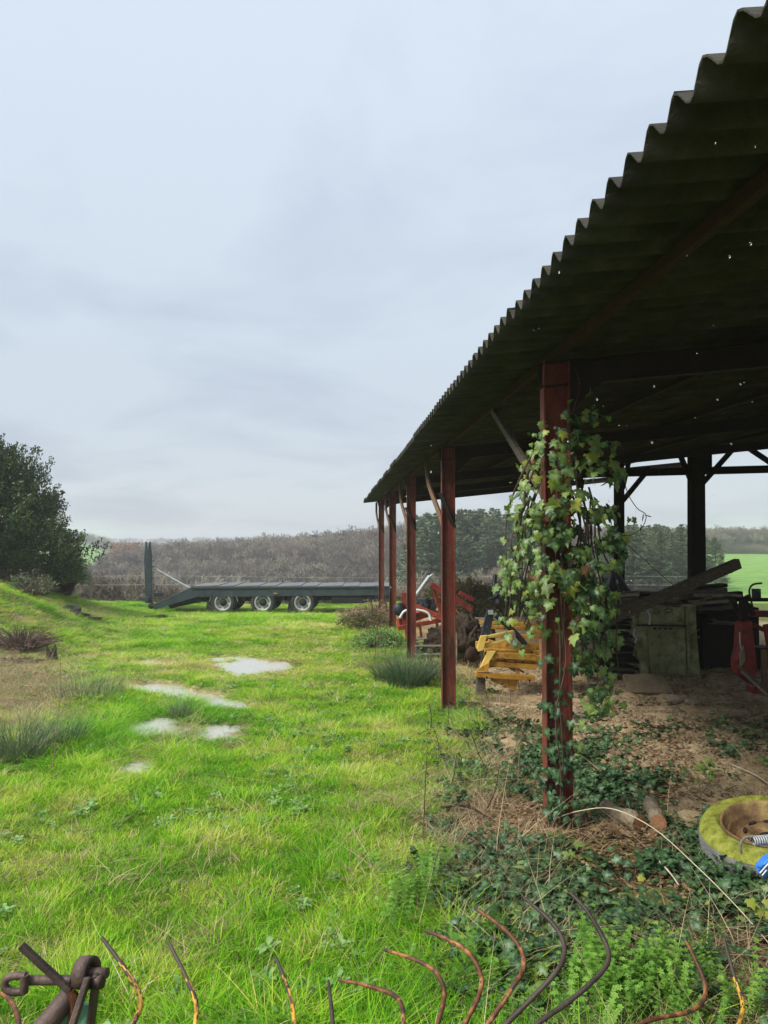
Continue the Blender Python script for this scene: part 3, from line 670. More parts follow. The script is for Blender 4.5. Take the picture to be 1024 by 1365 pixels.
# leaf litter and bark chips under the barn
def flake(seed, n, L, W, m, curl=.3):
    r = np.random.default_rng(seed); V = []; Fq = []; rn = []
    for i in range(n):
        a = r.uniform(0, 6.283); l = L * r.uniform(.4, 1.2); w = W * r.uniform(.5, 1.1); cx, cy = r.uniform(-.12, .12, 2); cz = r.uniform(.004, .03); tl = r.normal(0, .25); q = r.uniform(); b = len(V)
        for t, ww in ((-.5, .2), (-.15, 1), (.25, .9), (.5, .15)):
            for s_ in (-1, 1): V.append((cx + math.cos(a) * t * l - math.sin(a) * s_ * w * ww * .5, cy + math.sin(a) * t * l + math.cos(a) * s_ * w * ww * .5, cz + t * l * tl + s_ * s_ * ww * w * curl * r.uniform(0, 1))); rn.append(q)
        for k in range(3): Fq.append((b + 2 * k, b + 2 * k + 1, b + 2 * k + 3, b + 2 * k + 2))
    me = np_mesh('flake', V, Fq, rn); me.materials.append(m); return me
lit_col = make_sources('litterpatch', [flake(1, 14, .055, .035, M['litter']), flake(2, 14, .05, .03, M['litter']), flake(3, 16, .06, .010, M['chip'], .1), flake(4, 16, .045, .013, M['chip'], .1)])
def litter():
    X, Y = sample_ground(26000, 1.9, 17, .66)
    Z = height(X, Y); q, r = to_px(X, Y, Z); u = X * ca + Y * sa
    d = u - edge_u(Y); p = .014 + ss(-.3, .5, d) * np.where(Y < 6.2, .9, .42) * (.6 + vnoise(X, Y, .8, 81))
    keep = rng.uniform(0, 1, len(X)) < p
    X, Y, Z, q, r = X[keep], Y[keep], Z[keep], q[keep], r[keep]; n = len(X)
    leafy = blob(q, r, 800, 1090, 190, 90) * .9 + .12
    idx = np.where(rng.uniform(0, 1, n) < leafy, rng.integers(0, 2, n), rng.integers(2, 4, n)); rot, scl = rot_scl(n, .1, .6, 1.2)
    scatter('leaf_litter', np.stack([X, Y, Z], -1), rot, scl, idx, np.zeros(n), lit_col, 'dead leaves and bark chips strewn over the bare earth')
litter()

def clod(seed):
    r = np.random.default_rng(seed); V = []; F_ = []; rn = []
    for c in range(9):
        s_ = r.uniform(.012, .045); cx, cy = r.uniform(-.16, .16, 2); n1 = 7; b = len(V); q = r.uniform()
        V.append((cx, cy, s_ * .7)); rn.append(q)
        for ring, (rr, zz) in enumerate(((.7, .5), (1.1, 0), )):
            for k in range(n1): a = k * 6.283 / n1; e_ = r.uniform(.65, 1.3); V.append((cx + math.cos(a) * s_ * rr * e_, cy + math.sin(a) * s_ * rr * e_, s_ * zz * e_ - .004)); rn.append(q)
        for k in range(n1):
            j = (k + 1) % n1; F_ += [(b, b + 1 + k, b + 1 + j), (b + 1 + k, b + 1 + n1 + k, b + 1 + n1 + j), (b + 1 + k, b + 1 + n1 + j, b + 1 + j)]
    me = np_mesh('clod', V, F_, rn); me.materials.append(M['clod']); return me
M['clod'] = mat('earth_clod', [(.3, (.13, .09, .05)), (.6, (.34, .25, .15)), (.8, (.50, .40, .25))], 14, .95, 0, .5, 90, spec=.1)
clod_col = make_sources('clodpatch', [clod(1), clod(2), clod(3)])
def clods():
    X, Y = sample_ground(7000, 3, 17, .66); Z = height(X, Y); u = X * ca + Y * sa
    keep = (u - edge_u(Y) > .3) & (Y > 5) & (vnoise(X, Y, .6, 85) > -.15); X, Y, Z = X[keep], Y[keep], Z[keep]; n = len(X); rot, scl = rot_scl(n, .1, .4, 1.2)
    scatter('earth_clods', np.stack([X, Y, Z], -1), rot, scl, rng.integers(0, 3, n), np.zeros(n), clod_col, 'loose clods and crumbs of dry earth on the barn floor')
clods()

# ------------------------------------------------------------------ twiggy growth
def branch_segs(seed, H, levels=5, kids=(4, 6), ang=.55, ratio=.62, up=.25, r0=.12, trunk=.35, taper=.6):
    """segments (p, q, rp, rq) of a bare tree"""
    r = random.Random(seed); segs = []
    def grow(p, d, L, rad, lv):
        n = 3 if lv < 2 else 2; q = p.copy(); rr = rad; nodes = []
        for k in range(n):
            d = (d + Vector((r.gauss(0, .13), r.gauss(0, .13), r.gauss(0, .08) + up * .12))).normalized()
            e_ = q + d * L / n; r2 = rr * (taper ** (1 / n)); segs.append((q, e_, rr, r2)); q, rr = e_, r2; nodes.append((q.copy(), d.copy(), rr))
        if lv >= levels: return
        m = r.randint(*kids)
        for k in range(m):
            b, bd, br = nodes[-1] if k < 2 else r.choice(nodes)
            o = bd.orthogonal().normalized(); o.rotate(Matrix.Rotation(r.uniform(0, 6.283), 3, bd))
            nd = (bd + o * math.tan(ang * r.uniform(.6, 1.4)) + Vector((0, 0, up * r.uniform(0, 1)))).normalized()
            grow(b, nd, L * ratio * r.uniform(.75, 1.2), br * .72, lv + 1)
    grow(Vector((0, 0, 0)), Vector((0, 0, 1)), H * trunk, r0, 0)
    return segs
def segs_arrays(segs, rmin=.0, n=3, ribbon_below=0.0):
    P = np.array([s[0][:] for s in segs]); Q = np.array([s[1][:] for s in segs]); a = np.maximum(np.array([s[2] for s in segs]), rmin); b = np.maximum(np.array([s[3] for s in segs]), rmin)
    D = Q - P; D /= np.linalg.norm(D, axis=1)[:, None] + 1e-9
    ref = np.where(np.abs(D[:, 2:3]) > .9, np.array([[1., 0, 0]]), np.array([[0, 0, 1.]]))
    S = np.cross(D, ref); S /= np.linalg.norm(S, axis=1)[:, None] + 1e-9; T = np.cross(D, S); V = []
    for o, rr in ((P, a), (Q, b)):
        for k in range(n):
            t = k * 2 * math.pi / n; V.append(o + (S * math.cos(t) + T * math.sin(t)) * rr[:, None])
    V = np.stack(V, 1).reshape(-1, 3); base = np.arange(len(segs))[:, None] * 2 * n
    Fq = np.concatenate([base + np.array([[k, (k + 1) % n, (k + 1) % n + n, k + n]]) for k in range(n)])
    return V, Fq
def tree_mesh(name, segs, m, rmin=0.0, n=3):
    V, Fq = segs_arrays(segs, rmin, n); r = np.repeat(np.random.default_rng(len(segs)).uniform(0, 1, len(segs)), 2 * n)
    me = np_mesh(name, V, Fq, r, smooth=n > 4); me.materials.append(m); return me

# ------------------------------------------------------------------ far woods
bare = [tree_mesh('bare_tree', branch_segs(s, h, 5, (3, 5), .5, .70, .35, .15, .28), M['twig'], .030) for s, h in ((1, 10), (2, 9), (3, 11), (4, 8.5), (5, 10))]
def thicket(seed):
    r = random.Random(seed); segs = []
    for i in range(520):
        a, d = r.uniform(0, 6.283), 1.6 * math.sqrt(r.random()); p = Vector((math.cos(a) * d, math.sin(a) * d, r.uniform(0, .8)))
        v = Vector((r.gauss(0, .4), r.gauss(0, .4), 1)).normalized(); L = r.uniform(.7, 2.6); q = p + v * L; segs.append((p, q, .02, .012))
        for k in range(3):
            b = p.lerp(q, r.uniform(.3, 1)); e_ = b + Vector((r.gauss(0, .5), r.gauss(0, .5), r.uniform(.1, .8))); segs.append((b, e_, .012, .008))
    return tree_mesh('thicket', segs, M['twig'], .010)
bare += [thicket(1), thicket(2)]
bare_col = make_sources('wintertree', bare)
def far_woods():
    # opposite slope, clipped to the wedge of the valley side
    n = 6500; Y = rng.uniform(62, 205, n); t = rng.uniform(-.60, .62, n)
    X = t * Y
    keep = (t > -.415 + ss(130, 200, Y) * .04) | (Y < 150)
    keep &= ~((t > .385) & (Y < 199)) & ~((t > .03) & (Y < 123)) & ~((Y < 75) & (t > .0))
    X, Y = X[keep], Y[keep]; n = len(X); idx = rng.integers(0, 5, n)
    s = rng.uniform(.75, 1.12, n)
    n2 = 1500; Y2 = rng.uniform(42, 85, n2); X2 = rng.uniform(-.60, .27, n2) * Y2
    X3 = rng.uniform(.30, .95, 330) * 205; Y3 = rng.uniform(200, 235, 330)
    Y4 = rng.uniform(372, 430, 420); X4 = rng.uniform(-.56, -.2, 420) * Y4
    Y5 = rng.uniform(800, 950, 300); X5 = rng.uniform(-.6, .0, 300) * Y5
    X = np.concatenate([X, X2, X3, X4, X5]); Y = np.concatenate([Y, Y2, Y3, Y4, Y5])
    idx = np.concatenate([idx, np.where(rng.uniform(0, 1, n2) < .35, rng.integers(5, 7, n2), rng.integers(0, 5, n2)), rng.integers(0, 5, 330), rng.integers(0, 5, 420), rng.integers(0, 5, 300)])
    s = np.concatenate([s, rng.uniform(.32, .62, n2), rng.uniform(.75, 1.0, 330), rng.uniform(.5, .85, 420), rng.uniform(.7, 1.0, 300)])
    X6 = rng.uniform(.40, .95, 260) * 200; Y6 = rng.uniform(199, 203, 260)     # scrub at the foot of the far hedge
    X = np.concatenate([X, X6]); Y = np.concatenate([Y, Y6]); idx = np.concatenate([idx, rng.integers(5, 7, 260)]); s = np.concatenate([s, rng.uniform(.9, 1.6, 260)])
    Z = base_height(X, Y); N_ = len(X); xx = X / Y * 1000 + 512
    cap = np.interp(xx, [0, 100, 140, 170, 200, 280, 400, 500, 560, 700, 840, 1100], [748, 748, 736, 717, 712, 707, 700, 691, 686, 690, 697, 693]) + rng.uniform(-4, 7, N_)
    cap = np.where((Y < 90) & (xx < 800), np.maximum(cap, 752 + rng.uniform(-16, 10, N_)), cap)
    m_ = (Y < 240); s = np.where(m_, np.minimum(s, np.maximum(((715 - cap) / F * Y - Z) / 10.5, .05)), s)
    rot = np.stack([rng.normal(0, .04, N_), rng.normal(0, .04, N_), rng.uniform(0, 6.283, N_)], -1)
    scatter('far_woods', np.stack([X, Y, Z - .3], -1), rot, np.stack([s * 1.25, s * 1.25, s], -1), idx, np.zeros(N_), bare_col, 'leafless brown winter wood covering the far side of the valley')
far_woods()

# conifers: every tree its own trunk and crown
def pine_meshes(seed, H):
    r = np.random.default_rng(seed); V = []; Fq = []; rn = []
    z = H * .12
    while z < H:
        t = z / H; Lmax = (H * .24) * (1 - t) ** .6 + .30
        for k in range(r.integers(5, 8)):
            a = r.uniform(0, 6.283); L = Lmax * r.uniform(.55, 1.15); dr = r.uniform(-.10, .22); q = r.uniform()
            nn = int(14 + L * 20)
            for j in range(nn):
                f = r.uniform(.12, 1) ** .8; sp = .20 * L * (1.1 - .7 * f)
                c = np.array([math.cos(a) * L * f, math.sin(a) * L * f, z + L * f * dr]) + r.normal(0, 1, 3) * [sp * .6, sp * .6, .09]
                d = np.array([math.cos(a), math.sin(a), .35]) + r.normal(0, .5, 3); d /= np.linalg.norm(d); sd = np.cross(d, r.normal(0, 1, 3)); sd /= np.linalg.norm(sd) + 1e-6
                l, w = r.uniform(.16, .36), r.uniform(.035, .075); b = len(V)
                V += [c - d * l * .5, c + sd * w, c + d * l * .5, c - sd * w]; Fq.append((b, b + 1, b + 2, b + 3)); rn += [.6 * q + .4 * r.uniform()] * 4
        z += H * .034 * r.uniform(.7, 1.3)
    cr = np_mesh('crown', V, Fq, rn); cr.materials.append(M['pine'])
    tb = MB().tube([(0, 0, -.4), (.05, 0, H * .5), (0, .04, H * .97)], [.17, .11, .02], 6)
    tm = bpy.data.meshes.new('trunk'); tm.from_pydata([tuple(v) for v in tb.v], [], tb.f); tm.materials.append(M['bark'])
    return cr, tm
pines = [pine_meshes(s, 10.0) for s in (1, 2, 3)]
spots = []
for k in range(34):     # stand seen between the second and the ivy post: (direction, distance, pixel row of the top, stand)
    t = .045 + .20 * k / 34 + random.uniform(-.006, .006); spots.append((t, random.uniform(88, 118), np.interp(t, [.04, .07, .12, .2, .25], [697, 684, 680, 684, 690]) + random.uniform(-6, 8), 0))
for k in range(34):     # belt behind the timber posts
    t = .30 + .13 * k / 34 + random.uniform(-.004, .004); spots.append((t, random.uniform(72, 92), random.uniform(698, 712) + (8 if t > .415 else 0), 1))
spots += [(.449, 73, 738, 2), (.441, 76, 716, 2)]
for k, (t, Y, yt, g) in enumerate(spots):
    X = t * Y; z = float(base_height(np.array([X]), np.array([Y]))[0]); s = ((715 - yt) / F * Y - z) / 10.0
    wd = random.uniform(1.0, 1.35)
    lab = ['tall green pine in the dense stand beyond the red steel posts', 'green conifer in the belt behind the dark timber posts', ('lower' if yt > 730 else 'taller') + ' dark conifer at the edge of the bright green field'][g]
    if g == 0: lab = 'tall green pine ' + ('seen between the fourth and third steel posts' if t < .04 else 'seen between the third and second steel posts' if t < .078 else 'seen just past the second steel post' if t < .12 else 'midway between second post and ivy' if t < .16 else 'behind the hanging ivy') + (', nearer row' if Y < 103 else ', farther row')
    if g == 1: lab = 'green conifer ' + ('just beyond the thinner timber post' if t < .335 else 'midway between the two timber posts' if t < .38 else 'just before the thick timber post' if t < .408 else 'beyond the thick timber post') + (', nearer row' if Y < 82 else ', farther row')
    root = empty('pine_tree', (X, Y, z), lab, 'tree', ['pines in the stand beyond the steel posts', 'conifers behind the timber posts', 'conifers at the field edge'][g], random.uniform(0, 6.28)); root.scale = (s * wd, s * wd, s)
    for nm, me in zip(('crown', 'trunk'), pines[k % 3]):
        o = bpy.data.objects.new(nm, me); COL.objects.link(o); o.parent = root

def leaf_cloud(name, tips, per, L, W, spreadv, m, seed, dirup=.4):
    """small leaves strewn along shoots: tips = [(p, q)]"""
    r = np.random.default_rng(seed); P = np.array([t[0][:] for t in tips]); Q = np.array([t[1][:] for t in tips])
    k = np.repeat(np.arange(len(tips)), per); f = r.uniform(.1, 1.05, len(k)) ** .8
    c = P[k] + (Q - P)[k] * f[:, None] + r.normal(0, 1, (len(k), 3)) * (spreadv * (1.15 - .75 * f))[:, None]
    d = (Q - P)[k]; d = d / (np.linalg.norm(d, axis=1)[:, None] + 1e-6) + r.normal(0, .8, d.shape) + [0, 0, dirup]; d /= np.linalg.norm(d, axis=1)[:, None]
    s = np.cross(d, r.normal(0, 1, d.shape)); s /= np.linalg.norm(s, axis=1)[:, None] + 1e-6
    l = (L * r.uniform(.6, 1.3, len(k)))[:, None]; w = (W * r.uniform(.6, 1.2, len(k)))[:, None]
    V = np.stack([c - d * l * .5, c + s * w * .5, c + d * l * .5, c - s * w * .5], 1).reshape(-1, 3)
    Fq = np.arange(len(V)).reshape(-1, 4); rn = np.repeat(.55 * r.uniform(0, 1, len(tips))[k] + .45 * r.uniform(0, 1, len(k)), 4)
    me = np_mesh(name, V, Fq, rn); me.materials.append(m); return me

# big evergreen on the bank
def evergreen():
    bx, by = px(-50, 780, 24.0).x, 24.0
    bz = gz(bx, by)
    root = empty('evergreen_tree', (bx, by, bz), 'big dark evergreen tree with pointed top shoots standing on the grassy bank', 'tree')
    r = random.Random(5); H = 4.3
    trunk = MB().tube(curve([(0, 0, -.3), (.1, 0, .8), (0, .1, 2.2), (.15, 0, 4.2)], 4), [.24 - .012 * i for i in range(13)], 8)
    limbs = MB(); tips = []
    for i in range(1150):
        a = r.uniform(0, 6.283); h = r.uniform(.0, 1) ** .9; z = .15 + h * (H - .7)
        prof = np.interp(h, [0, .12, .35, .6, .8, .93, 1], [2.6, 3.1, 3.2, 2.8, 2.0, 1.2, .5])
        lump = 1 + .22 * math.sin(a * 3 + h * 7) + .12 * math.sin(a * 7 - h * 11)
        rad = prof * lump * (r.random() ** .30); q = Vector((math.cos(a) * rad, math.sin(a) * rad, z))
        up = r.uniform(.1, .55) + (.55 if h > .75 else 0)
        q2 = q + Vector((math.cos(a) * .25, math.sin(a) * .25, up)) * r.uniform(.7, 1.3)
        tips.append((q - Vector((math.cos(a) * .25, math.sin(a) * .25, .2)), q2))
        if i % 12 == 0: limbs.tube([(0.05, 0, max(.5, z - 1.2)), q * .5 + Vector((0, 0, z * .5 - .2)), q], [.07, .045, .015], 5)
    for (dx, dz_) in ((2.05 - .65, 5.2), (.5 - .1, 5.35), (1.6, 4.95), (2.1, 4.55), (2.45, 4.1), (1.15, 5.0), (-.4, 5.3), (.85, 5.35), (2.7, 3.4), (-1.2, 5.0)):   # leaders
        for k in range(4):
            o = Vector((r.gauss(0, .08), r.gauss(0, .3), 0)); tips.append((Vector((dx * .8, 0, dz_ * .84 - 1.3)) + o, Vector((dx + r.gauss(0, .05), 0, dz_ * .84 - .12 + r.uniform(-.3, .2))) + o))
    tips = [(p + Vector((bx, by, bz)), q + Vector((bx, by, bz))) for p, q in tips]
    for mb_ in (trunk, limbs): mb_.v = [v + Vector((bx, by, bz)) for v in mb_.v]
    trunk.build('trunk', M['bark'], root); limbs.build('limbs', M['bark'], root)
    me = leaf_cloud('crown', tips, 105, .10, .055, .13, M['holly'], 3)
    link_mesh('crown', me, None, root)
evergreen()

def shrub(name, x, y, Y, w, h, m, label, n=160, per=45, L=.06, W=.03, seed=1, twig='twig_near', arch=.3, base_y=None, cat='shrub', spread=.07):
    p = px(x, y, Y); p.z = gz(p.x, Y); r = random.Random(seed)
    root = empty(name, p, label, cat); st = MB(); tips = []
    for i in range(n):
        a = r.uniform(0, 6.283); rad = math.sqrt(r.random()); q = p + Vector((math.cos(a) * rad * w / 2, math.sin(a) * rad * w / 2, h * (1 - .6 * rad * rad) * r.uniform(.45, 1.05)))
        b = p + Vector((math.cos(a) * rad * w * .15, math.sin(a) * rad * w * .15, 0)); mid = b.lerp(q, .6) + Vector((r.gauss(0, .06), r.gauss(0, .06), h * .12))
        st.tube([b, mid, q], [.012, .008, .004], 3, cap=False); tips.append((mid, q + Vector((math.cos(a) * .1, 0, -arch * .2))))
    st.build('stems', M[twig], root, kind='stuff')
    if per: link_mesh('foliage', leaf_cloud('foliage', tips, per, L, W, spread, m, seed), None, root)
    return root
shrub('pale_shrub', 84, 770, 25.5, 1.7, 1.9, M['pale_leaf'], 'grey-green willow-like shrub beside the dark evergreen tree', 230, 40, .08, .032, 2, spread=.10)
shrub('pale_shrub', 40, 770, 21.5, 1.5, .8, M['pale_leaf'], 'low straggly shrub at the foot of the dark evergreen tree', 80, 10, .07, .03, 9)
shrub('bare_bush', 15, 778, 23, 2.6, .8, None, 'purplish bare bramble bush under the dark evergreen tree', 260, 0, seed=3)
shrub('bare_bush', 48, 783, 22.5, 1.4, .6, None, 'purplish bare bush in front of the grey-green shrub', 160, 0, seed=4)
shrub('bramble_heap', 622, 800, 27, 3.6, 1.6, M['bramble'], 'brown-green bramble heap rising behind the orange plough', 260, 45, .09, .06, 5, spread=.12)
shrub('bramble_heap', 690, 800, 26, 3.0, 1.3, M['bramble'], 'bramble heap behind the nearest ivy-covered post', 160, 40, .09, .06, 6, spread=.12)
shrub('bramble_heap', 500, 820, 24.5, 1.7, .8, M['straw'], 'tangle of dry brown weeds at the foot of the farthest posts', 130, 14, .05, .03, 7)
shrub('dry_weeds', 488, 850, 20.5, 1.5, .55, M['bramble'], 'brown and green weeds on the grass side of the farthest post', 110, 22, .06, .03, 15)
shrub('dry_weeds', 505, 872, 17.0, 1.2, .5, M['weed'], 'low mixed weeds beside the fourth post', 90, 22, .06, .03, 16)
shrub('dry_weeds', 470, 826, 24.0, 1.3, .5, M['straw'], 'pale dry weeds at the trailer end of the barn', 90, 14, .05, .02, 17)
shrub('dry_weeds', 575, 905, 12.8, 1.0, .45, M['straw'], 'thin dry weeds between the rush clump and the second post', 50, 8, .05, .02, 18)
shrub('bare_bush', 28, 866, 15.5, 1.7, .55, None, 'dead brown bush on the bank beside the black stump', 300, 0, seed=14)
# leafless small trees at the lip of the valley
for k, (x, y, Y, H, lab) in enumerate(((92, 800, 34, 2.6, 'small bare sapling left of the raised trailer ramp'), (122, 800, 38, 2.3, 'bare sapling nearest the raised trailer ramp'), (70, 800, 36, 2.8, 'bare sapling nearest the grey-green shrub'))):
    p = px(x, y, Y); p.z = float(height(np.array([p.x]), np.array([Y]))[0])
    me = tree_mesh('sapling', branch_segs(40 + k, H, 4, (3, 5), .5, .66, .3, .035, .28), M['twig_near'], .006)
    o = bpy.data.objects.new('bare_sapling', me); COL.objects.link(o); o.location = p; tag(o, lab.replace('left of', 'standing just before'), 'tree')
# coppery tree
me = leaf_cloud('crown', [(Vector((math.cos(a) * 2.0, math.sin(a) * 2, z)), Vector((math.cos(a) * 3.2, math.sin(a) * 3, z + 1.2))) for a in np.linspace(0, 6.2, 22) for z in (5.5, 6.6, 7.5)], 22, .40, .2, .30, M['orange_leaf'], 4)
Yo = 172; po = px(167, 728, Yo); root = empty('copper_tree', (po.x, Yo, po.z - 8), 'small tree keeping its coppery leaves high on the wooded slope', 'tree')
o = bpy.data.objects.new('crown', me); COL.objects.link(o); o.parent = root
MB().tube([(po.x, Yo, po.z - 8.4), (po.x, Yo, po.z - .6)], [.22, .08], 6).build('trunk', M['bark'], root)

# ------------------------------------------------------------------ the barn
barn = empty('open_barn', B(1.52, 5.11, -2.2), 'open-sided barn with corrugated fibre cement roof on red steel posts', 'barn')
SL = .105                                   # roof slope
def roof_w(u): return 1.297 + SL * (u - 1.0)
POST_V = [5.11 + 5.01 * k for k in range(5)]
V0, V1, V2, U1, UM = -3.2, 27.2, 18.3, 14.5, 7.6
for k, v in enumerate(POST_V):
    g = gz(*B(1.52, v, 0)[:2])
    p, q = B(1.52, v, g - .3), B(1.52, v, 1.215)
    MB().ibeam(p, q, .185 if k == 0 else .185, .10, .011, up=B(1, 0, 0)).build('post', M['post_red'], barn, .002,
        label='rusty red steel post wrapped in ivy' if k == 0 else None)
    # flared bracket under the rafter
    MB().prism([B(1.62, v - .04, 1.07), B(1.62, v - .04, .86), B(1.86, v - .04, 1.09)], Vector((0, .08, 0))).build('bracket', M['steel_dark'], barn)
for k, v in enumerate([-.0] + POST_V):      # rafters
    MB().ibeam(B(1.40, v, roof_w(1.40) - .225), B(U1 - .6 if v < V2 else UM + 2.0, v, roof_w(U1 - .6 if v < V2 else UM + 2.0) - .225), .17, .09, .01).build('rafter', M['steel_dark'], barn)
for k, u in enumerate((1.5, 3.1, 4.7, 6.3, 7.9, 9.5, 11.1, 12.7)):   # purlins
    top = roof_w(u) - .075
    vb = V1 - .15 if u < UM else V2 - .1
    MB().beam(B(u, V0, top - .03), B(u, vb, top - .03), .045, .06).build('purlin', M['rust'] if k == 0 else M['steel_dark'], barn)
# knee braces from each post up to the eaves purlin
MB().beam(B(1.50, 7.1, 1.22), B(1.50, 5.22, .25), .065, .04, up=(1, 0, 0)).build('knee_brace', M['wood_old'], barn, .004)
for v in POST_V[1:]:
    c = curve([B(1.47, v + 2.15, 1.22), B(1.43, v + 1.35, .78), B(1.46, v + .5, .35), B(1.49, v + .14, .08)], 4)
    mb = MB(); mb.tube(c, .038, 5, False); mb.build('knee_brace', M['wood_brown'], barn)
    MB().beam(B(1.60, v - .02, .12), B(1.40, v - .12, .58), .10, .012).build('brace_plate', M['steel_dark'], barn)
MB().beam(B(1.66, 5.0, .35), B(1.94, 6.4, 1.18), .045, .05).build('stay', M['steel_dark'], barn)
# corrugated sheets: one mesh shared by all
def sheet_mesh(waves=6, pitch=.177, L=2.45, amp=.036, th=.007):
    n = waves * 8; V = []; F_ = []
    for sgn in (0, 1):
        for j, uu in enumerate((0, L / 2, L)):
            for i in range(n + 1):
                v = i * pitch / 8; V.append((uu, v, amp * math.cos(v / pitch * 2 * math.pi) - sgn * th))
    W = n + 1
    for j in range(2):
        for i in range(n):
            a = j * W + i; F_.append((a, a + W, a + W + 1, a + 1)); b = a + 3 * W; F_.append((b, b + 1, b + W + 1, b + W))
    for i in range(n):
        F_.append((i, i + 1, i + 1 + 3 * W, i + 3 * W)); a = 2 * W + i; F_.append((a, a + 3 * W, a + 1 + 3 * W, a + 1))
    for j in range(2):
        a = j * W; F_.append((a, a + 3 * W, a + 4 * W, a + W)); a = j * W + n; F_.append((a, a + W, a + 4 * W, a + 3 * W))
    me = np_mesh('roof_sheet', V, F_, smooth=False); me.materials.append(M['fibre'])
    me.polygons.foreach_set('use_smooth', [True] * (4 * n) + [False] * (len(F_) - 4 * n)); return me
sm_ = sheet_mesh(); cols = int((V1 - V0) / 1.062) + 1
lift = -.028
for c in range(cols):
    for rr in range(6):
        u0 = 1.0 + rr * 2.35; v0 = V0 + c * 1.062
        if u0 > UM - 1 and v0 > V2 - .9: continue
        o = bpy.data.objects.new('roof_sheet', sm_); COL.objects.link(o)
        th = math.atan(SL) + random.gauss(0, .0008)
        dz_ = .008 * (c % 2) + .010 * rr * .5 + random.uniform(-.004, .006)
        Mx = Matrix.Translation(B(u0 + random.uniform(-.02, .02), v0 + random.uniform(-.002, .002), roof_w(u0) + lift + dz_)) @ Matrix.Rotation(AX, 4, 'Z') @ Matrix.Rotation(-th, 4, 'Y')
        o.parent = barn; o.matrix_parent_inverse = parent_world(barn).inverted(); o.matrix_world = Mx
        l_, r_, s_ = Mx.decompose(); o.location = l_; o.rotation_euler = r_.to_euler()
# timber frame on the far side
def tpt(x, y, Y=17.0, d=0): return px(x, y, Y, d)
for (x, w, lab) in ((928, .33, None), (825, .20, None)):
    a = tpt(x, 770); g = gz(a.x, 17.0); a.z = g - .2; b = tpt(x, 598)
    mb = MB(); mb.beam(a, b, w, w * .8, up=(0, 1, 0), w2=w * .93); mb.build('timber_post', M['timber_dark'], barn, .01, rough=.03)
MB().beam(tpt(700, 634, 17.05), tpt(1200, 621, 17.05), .12, .17).build('tie_beam', M['timber_dark'], barn, .01, rough=.02)
MB().beam(tpt(830, 668), tpt(866, 624), .10, .11, up=(0, 1, 0)).build('knee_brace', M['timber_dark'], barn, .01)
MB().beam(tpt(936, 645), tpt(976, 600), .10, .12, up=(0, 1, 0)).build('knee_brace', M['timber_dark'], barn, .01)
MB().beam(tpt(921, 640), tpt(903, 598), .10, .11, up=(0, 1, 0)).build('knee_brace', M['timber_dark'], barn, .01)
MB().beam(tpt(996, 596), tpt(1050, 632), .10, .12, up=(0, 1, 0)).build('knee_brace', M['timber_dark'], barn, .01)
MB().beam(tpt(941, 624, 17.2), tpt(941, 596, 17.2), .22, .18, up=(0, 1, 0)).build('timber_post', M['timber_dark'], barn, .01)
MB().beam(tpt(830, 652), tpt(842, 600), .09, .09, up=(0, 1, 0)).build('knee_brace', M['timber_dark'], barn, .01)

